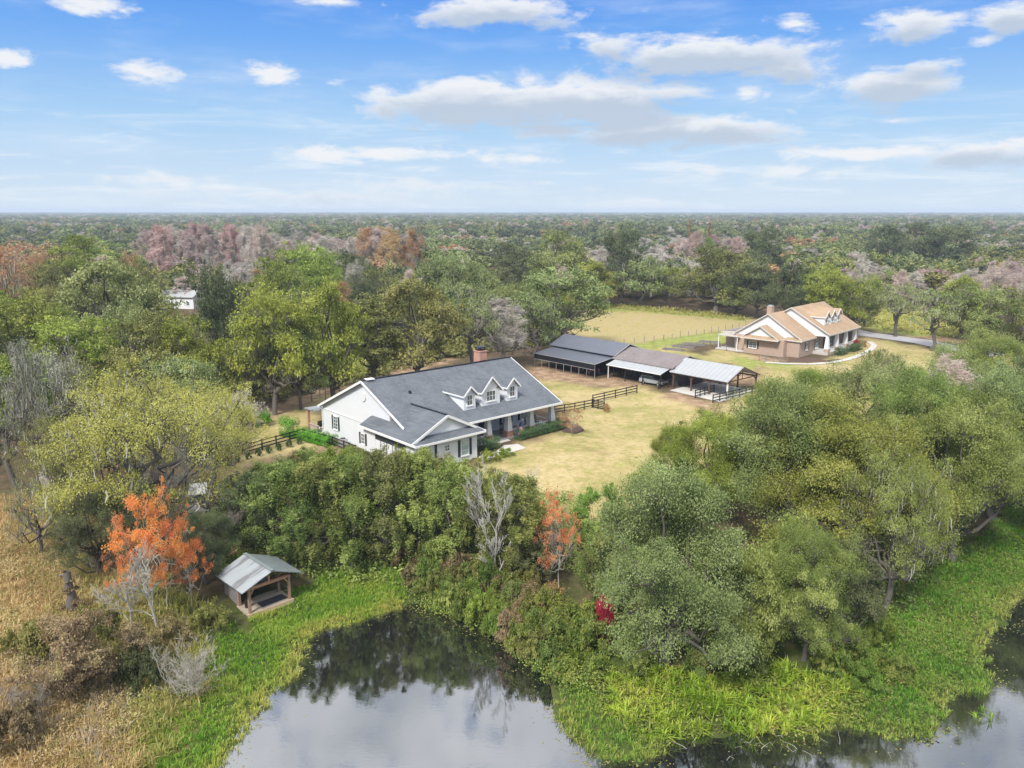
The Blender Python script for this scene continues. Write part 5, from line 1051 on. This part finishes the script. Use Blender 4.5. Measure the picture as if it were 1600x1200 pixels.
near_cols = {'oak': 'green', 'oaky': 'yellow-green', 'olive': 'olive', 'dark': 'dark green', 'silver': 'grey-green', 'fuzz': 'grey leafless', 'rust': 'rust coloured', 'lime': 'bright green', 'pink': 'pinkish bare', 'redtwig': 'reddish bare', 'pale': 'pale green', 'coral': 'orange-red'}
LMK = [(486,627,'the timber gate frame'),(565,600,'the white house\'s left roof end'),(747,552,'the red brick chimney'),(905,530,'the black barn roof'),(1010,500,'the tan field\'s left half'),(1130,500,'the tan field\'s right half'),(1240,480,'the brick house'),(1400,530,'the driveway'),(1560,540,'the black fence panel'),(288,460,'the white cottage'),(330,380,'the pink bare trees'),(610,370,'the rust coloured trees'),(40,560,'the left edge moss trees'),(1090,370,'the two red cone trees'),(1440,380,'the dark wood at right'),(200,560,'the wide pale tree'),(440,400,'the wood behind the left lawn'),(870,400,'the wood behind the barns')]
AUTO = []
def auto_label(px, py, lf, kind, far=''):
    d = sorted(((px - a) ** 2 + ((py - b) * 1.6) ** 2, c, a, b) for a, b, c in LMK)[0]
    rel = 'left of' if px < d[2] - 45 else ('right of' if px > d[2] + 45 else ('behind' if py < d[3] + 20 else 'in front of'))
    kd = {'twiggy': 'tree', 'cone': 'narrow conical tree', 'midopen': 'open crowned tree', 'midmoss': 'moss hung tree', 'midtall': 'tall slim tree'}.get(kind, 'round tree')
    return f'{far}{near_cols[lf]} {kd} {rel} {d[1]}'
ordw = ['', 'second ', 'third ', 'fourth ', 'fifth ', 'sixth ']
for (px, pb, pt, w_, lf, pk) in sorted(mid, key=lambda q: q[0]):
    lb = auto_label(px, (pt + pb) / 2, lf, pk)
    AUTO.append((lb, px, T_(pk, lf, px, pb, pt, w_, lb, {'cone': 'cypress_tree', 'twiggy': 'bare_tree'}.get(pk, 'tree'), 'palebark' if lf in ('fuzz', 'pink') else 'bark', mult=1.0)))
pk_i = 0
for (x0, x1, pb, pt, n, w_, lfs) in [(235, 415, 450, 352, 13, 48, ('pink', 'redtwig', 'pink', 'fuzz')), (565, 655, 440, 360, 6, 50, ('rust', 'pink', 'rust')), (425, 560, 425, 368, 7, 40, ('fuzz', 'pink')), (1315, 1600, 478, 424, 14, 42, ('pink', 'fuzz', 'pink', 'redtwig')), (1060, 1170, 420, 368, 7, 30, ('pink', 'redtwig'))]:
    for k_ in range(n):
        px = x0 + (x1 - x0) * (k_ + .5) / n + rnd.uniform(-6, 6); lf = lfs[k_ % len(lfs)]; gname = {235: 'pink bare trees far behind the left wood', 565: 'rust coloured trees before the tiny far cottage', 425: 'pale bare trees between the pink and the rust trees', 1315: 'pinkish bare trees beyond the driveway', 1060: 'pinkish bare trees round the two red cone trees'}[x0]
        T_('twiggy', lf, px, pb + rnd.uniform(-12, 12), pt + rnd.uniform(-6, 8), w_ * rnd.uniform(.85, 1.25), f'{near_cols[lf]} tree, one of the {gname}', 'bare_tree', 'palebark', group=gname)
tagc = 0
SPEC = [(40,470,'oaky'),(130,500,'oaky'),(200,420,'silver'),(240,400,'olive'),(60,400,'rust'),(60,350,'dark'),(200,350,'dark'),(140,380,'oaky'),(330,400,'pink'),(380,420,'fuzz'),(330,350,'dark'),(340,450,'dark'),(450,420,'oaky'),(480,390,'olive'),(440,345,'dark'),(500,370,'fuzz'),(560,345,'silver'),(610,370,'rust'),(560,430,'dark'),(640,450,'olive'),(690,400,'silver'),(690,350,'oak'),(760,360,'oak'),(740,420,'oak'),
 (800,400,'dark'),(820,350,'dark'),(870,370,'oak'),(900,350,'silver'),(900,420,'oaky'),(960,360,'dark'),(960,400,'fuzz'),(1000,420,'silver'),(1040,345,'dark'),(1060,380,'fuzz'),(1110,370,'pink'),(1150,400,'olive'),(1190,360,'dark'),(1250,345,'rust'),(1300,370,'oak'),(1250,400,'oak'),(1300,420,'oaky'),(1340,430,'fuzz'),(1400,360,'dark'),(1480,370,'dark'),(1450,400,'silver'),(1500,430,'pink'),(1560,400,'olive'),(1560,350,'dark'),(1590,430,'pink'),(1420,430,'oak'),(1540,470,'oak'),(500,500,'oaky'),(400,520,'oaky'),(260,500,'olive'),(720,480,'silver'),(100,420,'olive')]
def species(px, py, rr):
    d = sorted(((px - a) ** 2 + ((py - b) * 2.2) ** 2) * rr.uniform(.5, 1.6) for a, b, c in SPEC)[0]
    best = None; bd = 1e18
    for a, b, c in SPEC:
        q = ((px - a) ** 2 + ((py - b) * 2.2) ** 2) * rr.uniform(.45, 1.7)
        if q < bd: bd, best = q, c
    return best
clear = [WP(p) for k in ('lawn', 'field') for p in ZONES[k]] + [WP(ZONES['green'][2]), WP(ZONES['green'][1]), WP([(470, 700), (520, 590), (640, 540), (800, 545), (900, 640), (760, 730), (600, 760)]), WP([(820, 590), (860, 515), (1010, 535), (1200, 575), (1130, 640), (1000, 620)]), WP([(1120, 560), (1130, 500), (1230, 470), (1370, 505), (1380, 560), (1250, 580)]), WP([(1310, 505), (1480, 525), (1560, 548), (1560, 570), (1470, 550), (1310, 525)])]
def blocked(x, y, R, H):
    for p in clear:
        if sdf(np.array([x]), np.array([y]), p)[0] < R * .45: return True
    for (a, b, r) in PLACED:
        if (x - a) ** 2 + (y - b) ** 2 < (max(R, r) * .95 + min(R, r) * .25) ** 2: return True
    px, pb = topx(x, y, 0); _, pt = topx(x, y, H); w_ = R * F / y
    for (x0, y0, x1, y1, Yq) in MUST:
        if y < Yq and px + w_ * .9 > x0 and px - w_ * .9 < x1 and pt < y1 - 3 and pb > y0: return True
    return False
FILL = []; ntree = sum(1 for o in bpy.data.objects if o.get('category') == 'tree')
yy = 92.0
rr = random.Random(5)
while yy < 330 and len(FILL) + ntree < 296:
    half = yy * .66 + 6; xx = -half + rr.uniform(0, 8)
    while xx < half and len(FILL) + ntree < 296:
        x, y = xx + rr.uniform(-2.5, 2.5), yy + rr.uniform(-3, 3); H = rr.uniform(9.5, 16); R = rr.uniform(3.8, 6.6); px, py = topx(x, y, H)
        if not blocked(x, y, R, H) and sdf(np.array([x]), np.array([y]), pond)[0] > 12:
            sp = species(px, py, rr) if rr.random() < .78 else rr.choice(['fuzz', 'silver', 'pink', 'silver', 'rust', 'oak', 'fuzz'] if y > 175 else ['silver', 'oak', 'olive', 'dark'])
            pk = 'twiggy' if sp in ('pink', 'fuzz', 'redtwig') or (sp == 'rust' and rr.random() < .6) else rr.choice(['mid', 'mid', 'midmoss' if sp in ('silver', 'dark', 'oak') else 'mid', 'midtall'])
            if pk == 'twiggy': R *= .8; H *= 1.1
            lb = auto_label(px, py, sp, pk); FILL.append((x, y, R, H, sp, pk, lb)); PLACED.append((x, y, R))
        xx += rr.uniform(8, 11)
    yy += 8.0
LASTY = yy
for (x, y, R, H, sp, pk, lb) in FILL:
    vs = PROTO[pk]; k = cnt.get(pk, 0); cnt[pk] = k + 1; cm, tm, mm, r0, hh = vs[k % len(vs)]; z = h1(x, y)
    parts = [('crown', cm, M_leaf(sp)), ('trunk', tm, M['palebark' if pk == 'twiggy' else 'bark'])] + ([('hanging_moss', mm, M_leaf('moss'))] if mm else [])
    AUTO.append((lb, topx(x, y, H)[0], mk('bare_tree' if pk == 'twiggy' else 'tree', parts, lb, None, (x, y, z), rr.uniform(0, 6.28), (R / r0, R / r0, H / hh))))
ORD = ['first', 'second', 'third', 'fourth', 'fifth', 'sixth', 'seventh', 'eighth', 'ninth', 'tenth'] + [f'{i}th' for i in range(11, 60)]
for lb in {a_[0] for a_ in AUTO}:
    g_ = sorted([a_ for a_ in AUTO if a_[0] == lb], key=lambda q: q[1])
    if len(g_) > 1:
        for i, (_, _, o) in enumerate(g_): o['label'] = f'{lb}, {ORD[i]} from left'; o['group'] = 'woodland trees'
# the rest of the wood out to the horizon: one object of kind stuff
protos = bpy.data.collections.new('woodland_crowns'); SPN = ['oak', 'oaky', 'olive', 'dark', 'silver', 'fuzz', 'pink', 'rust']; SPI = {}
def addp(nm, me, mat, key):
    o = bpy.data.objects.new(nm, me); 
    if not me.materials: me.materials.append(mat)
    o.material_slots[0].link = 'OBJECT'; o.material_slots[0].material = mat; protos.objects.link(o); SPI.setdefault(key, []).append(nm)
fm = [fartree(400 + i, nl=11, ncl=16, nlf=18, ls=.85, asp=.6, R=6.4, Hc=9, z0=2) for i in range(3)]; ft = [fartree(450 + i, nl=8, ncl=12, nlf=14, ls=1.6, asp=.10, R=4.5, Hc=10, z0=2, shape='tall', droop=1.3) for i in range(2)]
for me_, tag_ in [(f_, 'b') for f_ in fm] + [(f_, 't') for f_ in ft]: pass
for s_ in SPN:
    for i, me_ in enumerate(ft if s_ in ('fuzz', 'pink') else fm): addp(f'{s_}_{i}', me_.copy(), M_leaf(s_), s_)
names = sorted(o.name for o in protos.objects); ix = {n: i for i, n in enumerate(names)}
pts = []; scl = []; pid = []; rot = []
def addpt(x, y, s, sz, sp):
    nm = rr.choice(SPI.get(sp, SPI['oak'])); pts.append((x, y, h1c(x, y))); scl.append((s, s, sz)); pid.append(ix[nm]); rot.append((0, 0, rr.uniform(0, 6.28)))
def h1c(x, y): return 0.0
yy = 100.0; far_clear = [c_ for c_ in clear] + [WP(p) for p in ZONES['green']]
PA = np.array(PLACED)
while yy < 8500:
    if yy < 350: st, sc0 = 8.8, 1.0
    elif yy < 900: st, sc0 = 11, 1.3
    elif yy < 2500: st, sc0 = 11 + (yy - 900) * .0107, 1.3 + (yy - 900) * .0009
    else: st, sc0 = 28 + (yy - 2500) * .02, 2.6 + (yy - 2500) * .002
    half = yy * (.72 if yy > 3000 else .98) + 25; xx = -half + rr.uniform(0, st)
    while xx < half:
        x, y = xx + rr.uniform(-.35, .35) * st, yy + rr.uniform(-.35, .35) * st; R = 6 * sc0; H = rr.uniform(9.5, 15.0) if yy < 700 else rr.uniform(9, 19); px, py = topx(x, y, H); ok = True
        if yy < 520:
            if np.min((PA[:, 0] - x) ** 2 + (PA[:, 1] - y) ** 2 - (PA[:, 2] * .8 + 3) ** 2) < 0: ok = False
            elif blocked(x, y, 5, H): ok = False
            elif sdf(np.array([x]), np.array([y]), pond)[0] < 30: ok = False
            elif y < 230 and abs(x) < y * .66: ok = (y > LASTY)
            elif any(sdf(np.array([x]), np.array([y]), c_)[0] < 3 for c_ in far_clear): ok = False
        if ok and (wob(x, y, .006) < .82 or yy > 3000):
            q_ = wob(x, y, .011) + rr.uniform(-.45, .45); sp = rr.choice(['fuzz', 'pink', 'silver', 'rust', 'fuzz', 'olive']) if rr.random() < .16 else species(px, py, rr) if (rr.random() < .75 and yy < 600) else ('pink' if q_ < -.95 else 'rust' if q_ < -.85 else 'fuzz' if q_ < -.7 else 'silver' if q_ < -.35 else 'dark' if q_ < .25 else 'oak' if q_ < .6 else 'olive' if q_ < .7 else 'dark')
            s0 = sc0 * rr.uniform(.75, 1.25); addpt(x, y, s0, H / 12.5 * (1 if yy < 2500 else 1.0), sp)
        xx += st * rr.uniform(.85, 1.2)
    yy += st * .95
wme = bpy.data.meshes.new('woodland'); wme.vertices.add(len(pts)); pa = np.array(pts, np.float32); pa[:, 2] = hgt(pa[:, 0], pa[:, 1]); wme.vertices.foreach_set('co', pa.ravel())
a = wme.attributes.new('scl', 'FLOAT_VECTOR', 'POINT'); a.data.foreach_set('vector', np.array(scl, np.float32).ravel())
a = wme.attributes.new('rot', 'FLOAT_VECTOR', 'POINT'); a.data.foreach_set('vector', np.array(rot, np.float32).ravel())
a = wme.attributes.new('pid', 'INT', 'POINT'); a.data.foreach_set('value', np.array(pid, np.int32))
wobj = bpy.data.objects.new('woodland', wme); COL.objects.link(wobj); tagit(wobj, kind='stuff')
ng = bpy.data.node_groups.new('scatter', 'GeometryNodeTree'); ng.interface.new_socket('Geometry', in_out='INPUT', socket_type='NodeSocketGeometry'); ng.interface.new_socket('Geometry', in_out='OUTPUT', socket_type='NodeSocketGeometry')
gi = ng.nodes.new('NodeGroupInput'); go = ng.nodes.new('NodeGroupOutput'); ip = ng.nodes.new('GeometryNodeInstanceOnPoints'); ci = ng.nodes.new('GeometryNodeCollectionInfo')
ci.inputs[0].default_value = protos; ci.inputs['Separate Children'].default_value = True; ci.inputs['Reset Children'].default_value = True; ip.inputs['Pick Instance'].default_value = True
def na(nm, ty):
    n = ng.nodes.new('GeometryNodeInputNamedAttribute'); n.data_type = ty; n.inputs[0].default_value = nm; return [o_ for o_ in n.outputs if o_.enabled][0]
e2r = ng.nodes.new('FunctionNodeEulerToRotation'); ng.links.new(na('rot', 'FLOAT_VECTOR'), e2r.inputs[0])
ng.links.new(gi.outputs[0], ip.inputs['Points']); ng.links.new(ci.outputs[0], ip.inputs['Instance']); ng.links.new(na('pid', 'INT'), ip.inputs['Instance Index']); ng.links.new(e2r.outputs[0], ip.inputs['Rotation']); ng.links.new(na('scl', 'FLOAT_VECTOR'), ip.inputs['Scale']); ng.links.new(ip.outputs[0], go.inputs[0])
md = wobj.modifiers.new('scatter', 'NODES'); md.node_group = ng
print('woodland points', len(pts), 'fill', len(FILL), 'lastY', LASTY, 'trees', ntree)
# ------------------------------------------------------------------ ground cover (stuff)
def inpoly(poly, n, rng):
    lo, hi = poly.min(0), poly.max(0); out = []
    while sum(map(len, out)) < n:
        p = lo + (hi - lo) * rng.random((n, 2)); out.append(p[sdf(p[:, 0], p[:, 1], poly) < 0])
    return np.concatenate(out)[:n]
def area(p): x, y = p[:, 0], p[:, 1]; return abs(np.dot(x, np.roll(y, 1)) - np.dot(y, np.roll(x, 1))) / 2
def cover(name, polys, dens, hh, mat, seed, blades=7, bw_=.035, lean=.45, shore=-.1, z=-1.0, spread=.16, bare_=0.0, arch=False, leafy=False, edge=0):
    rng = np.random.default_rng(seed); V = []; Fs = []; ts = []; k = 0
    for pp in polys:
        pw = WP(pp, z); n = int(area(pw) * dens); p = inpoly(pw, n, rng); d = sdf(p[:, 0], p[:, 1], pond); e = sdf(p[:, 0], p[:, 1], pw)
        inpav = (np.abs((p[:, 0] + 20.6 + p[:, 1] - 57.5) * .7071 - 1.9) < 2.1) & (np.abs((-(p[:, 0] + 20.6) + p[:, 1] - 57.5) * .7071 - 1.9) < 2.1)
        ok = (~inpav) & (d + wob(p[:, 0], p[:, 1], 1.1) * .25 > shore + .35 * wob(p[:, 0], p[:, 1], 2.3)) & (rng.random(n) < ss(-e + wob(p[:, 0], p[:, 1], .9) * 1.1, -.2, 1.2) * .95 + .03) & (wob(p[:, 0], p[:, 1], .75, seed) > -1 + bare_ * 2 - .25); p = p[ok]; n = len(p)
        g_ = hgt(p[:, 0], p[:, 1]); g_ = np.maximum(g_, ZW - .02); hs = hh * rng.uniform(.6, 1.25, n) * (1 + .35 * wob(p[:, 0], p[:, 1], .6, seed + 1)); tb = np.clip(.5 + .33 * wob(p[:, 0], p[:, 1], .45, seed + 2) + rng.normal(size=n) * .10 + edge * (1 - ss(d[ok], 0, 1.6)), 0, 1)
        i = np.repeat(np.arange(n), blades); m = len(i); a_ = rng.uniform(0, 2 * pi, m); dr = np.stack([np.cos(a_), np.sin(a_), 0 * a_], 1); pr = np.stack([-dr[:, 1], dr[:, 0], 0 * a_], 1)
        base = np.stack([p[i, 0], p[i, 1], g_[i] - .03], 1) + dr * (rng.random(m) * spread)[:, None]; L = hs[i] * rng.uniform(.55, 1.15, m); ln = np.abs(rng.normal(size=m)) * lean
        w_ = bw_ * rng.uniform(.7, 1.4, m)
        if leafy:
            C = base + np.stack([dr[:, 0] * L * .4, dr[:, 1] * L * .4, L * rng.uniform(.15, 1, m)], 1); Nn = dr * .5 + np.array([0, 0, .8]) + rng.normal(size=(m, 3)) * .45; Nn /= np.linalg.norm(Nn, axis=1, keepdims=True)
            v, f = quads(C, Nn, w_ * 1.7, w_, rng)
        else:
            mid_ = base + dr * (L * ln * .35)[:, None] + np.array([0, 0, 1]) * (L * .6)[:, None]; tip = base + dr * (L * ln)[:, None] + np.array([0, 0, 1]) * (L * (1 - .35 * ln.clip(0, 1.2)))[:, None]
            s0 = .6 if not arch else .25; v = np.stack([base, mid_ - pr * w_[:, None], tip, mid_ + pr * w_[:, None]], 1).reshape(-1, 3); f = np.arange(m * 4).reshape(-1, 4)
        V.append(v); Fs.append(f + k); k += len(v); ts.append(np.clip(tb[i] + rng.normal(size=m) * .14, 0, 1))
    me = nomesh(name, np.concatenate(V), np.concatenate(Fs), mat, np.concatenate(ts)); print(name, len(me.polygons)); return tagit(link(name, me), kind='stuff')
LB = [(640,860),(632,940),(560,985),(480,1005),(475,1060),(400,1130),(360,1210),(200,1230),(215,1130),(285,1080),(330,1010),(345,960),(400,975),(470,950),(480,900),(560,880)]
cover('marsh_grass', [LB, [(375,955),(395,930),(470,915),(478,900),(640,870),(640,940),(480,985),(400,990)]], 24, .40, M_leaf('marsh'), 1, 8, .022, shore=-.45, edge=.5)
RBP = [(1250,1060),(1290,1000),(1380,960),(1440,900),(1520,850),(1560,800),(1640,760),(1660,920),(1580,960),(1550,1000),(1560,1080),(1480,1110),(1450,1160),(1340,1150),(1260,1160)]
cover('marsh_grass', [RBP, [(860,1060),(930,1050),(1000,1110),(1050,1150),(1040,1200),(960,1200),(890,1160),(865,1110)]], 22, .42, M_leaf('marsh'), 2, 8, .022, shore=-.45, edge=.45)
cover('mixed_marsh_plants', [RBP], 6, .65, M_leaf('bank'), 12, 11, .045, leafy=True, bare_=.35)
cover('straw_grass', [[(-120,1260),(-120,800),(0,790),(100,800),(190,860),(200,960),(150,1050),(230,1130),(250,1260)]], 14, .85, M_leaf('drygrass'), 3, 9, .024, .6)
cover('mixed_grass', [[(20,780),(160,830),(340,960),(330,1080),(290,1140),(230,1230),(60,1240),(150,1150),(190,1100),(60,980)]], 14, .75, M_leaf('mixgrass'), 4, 9, .024, .55)
cover('brown_brush', [[(-100,1230),(-60,1010),(60,960),(200,1010),(260,1080),(230,1150),(180,1230)],[(0,840),(100,860),(160,930),(60,950),(-60,930)]], 3.2, 1.0, M_leaf('brush'), 21, 34, .04, spread=.4, leafy=True, bare_=.42)
cover('green_weeds', [[(-60,1200),(-60,820),(120,820),(300,960),(300,1100),(200,1200)]], 3.0, .7, M_leaf('bank'), 22, 22, .045, spread=.3, leafy=True, bare_=.55)
cover('dry_twigs', [[(-60,1220),(-60,1020),(120,1000),(240,1080),(200,1220)]], 1.2, 1.2, M_leaf('fuzz'), 23, 9, .014, .9, bare_=.3)
cover('fern_bed', [[(935,1030),(1000,1040),(1100,1050),(1250,1035),(1330,1060),(1300,1120),(1240,1150),(1100,1145),(1020,1150),(950,1110)]], 7, .8, M_leaf('fern'), 5, 16, .04, .8)
cover('fern_underlayer', [[(905,1020),(1000,1040),(1100,1050),(1250,1035),(1380,1060),(1340,1140),(1240,1155),(1100,1150),(1020,1160),(930,1110)]], 6, .7, M_leaf('bank'), 6, 16, .055, leafy=True)
cover('bank_thicket', [[(600,850),(700,880),(850,920),(900,960),(960,1040),(940,1080),(880,1080),(850,1050),(800,1020),(740,985),(690,962),(640,950),(630,900)]], 8, 1.3, M_leaf('bank'), 7, 30, .045, spread=.35, leafy=True)
cover('bank_thicket', [[(640,870),(760,890),(880,940),(920,1000),(850,1000),(720,930)]], 3.5, 1.6, M_leaf('bramble'), 8, 28, .055, spread=.35, leafy=True, bare_=.4)
cover('undergrowth', [[(340,760),(900,780),(960,900),(700,905),(340,900)],[(930,850),(1500,820),(1400,960),(960,1040)]], 1.4, 1.0, M_leaf('willow'), 9, 36, .075, spread=.5, leafy=True, z=-.5)
cover('reeds', [[(1497,1118),(1520,1105),(1545,1112),(1560,1130),(1530,1138),(1500,1134)]], 8, .7, M_leaf('marsh'), 10, 8, .035, shore=-30, z=ZW); cover('field_edge_grass', [[(950,474),(1080,484),(1170,494),(1165,502),(1080,494),(950,482)],[(1370,480),(1500,500),(1500,530),(1420,522),(1340,510)]], .8, .8, M_leaf('mixgrass'), 11, 7, .12, z=0)
cover('wood_undergrowth', [[(300,650),(430,628),(560,598),(700,560),(860,540),(900,500),(900,470),(300,500),(0,560),(0,660)]], .5, 2.2, M_leaf('olive'), 13, 46, .20, spread=1.3, leafy=True, z=0, shore=10)

# ------------------------------------------------------------------ air
m = bpy.data.materials.new('haze_air'); m.use_nodes = True; t = NT(m.node_tree); t.n.clear(); vo = t.new('ShaderNodeVolumePrincipled'); vo.inputs['Color'].default_value = (.72, .84, 1, 1); vo.inputs['Density'].default_value = HAZE
ou = t.new('ShaderNodeOutputMaterial'); t.l.new(vo.outputs[0], ou.inputs['Volume'])
mb = MB(); mb.box(-9300, 9300, -700, 9700, -14, 42); tagit(mb.build('haze', m), kind='stuff')

# floating plants and fallen twigs at the water's edge
rng = np.random.default_rng(55); V = []; Fs = []; k = 0; ts = []
pw = WP([(340,1180),(480,1000),(640,935),(800,1000),(870,1110),(1000,1195),(1180,1160),(1420,1165),(1560,1100),(1540,960),(1600,940),(1600,1200),(340,1240)], ZW); p = inpoly(pw, 26000, rng); d = sdf(p[:, 0], p[:, 1], pond)
ok = (d < -.1) & (rng.random(len(p)) < np.exp(d * 2.2) * 1.0) & (wob(p[:, 0], p[:, 1], 1.6) > -.15); p = p[ok]; n = len(p); C = np.stack([p[:, 0], p[:, 1], np.full(n, ZW + .012)], 1); Nn = np.tile([0, 0, 1.0], (n, 1)) + rng.normal(size=(n, 3)) * .05
v, f = quads(C, Nn, rng.uniform(.03, .09, n), rng.uniform(.03, .07, n), rng); tagit(link('floating_leaves', nomesh('floating_leaves', v, f, M_leaf('mixgrass'), rng.random(n))), kind='stuff')
B = BR()
for i in range(16):
    px, py = rng.uniform(1060, 1400), rng.uniform(1150, 1185); x, y = at(px, py, ZW)
    if sdf(np.array([x]), np.array([y]), pond)[0] < 0: a_ = rng.uniform(0, 6.28); B.seg(bend((x, y, ZW - .05), (x + cos(a_) * 1.1, y + sin(a_) * 1.1, ZW + .25), rng, 5, .12), .018, .008, 4)
tagit(link('floating_twigs', B.mesh('floating_twigs'), None, M['palebark']), kind='stuff')
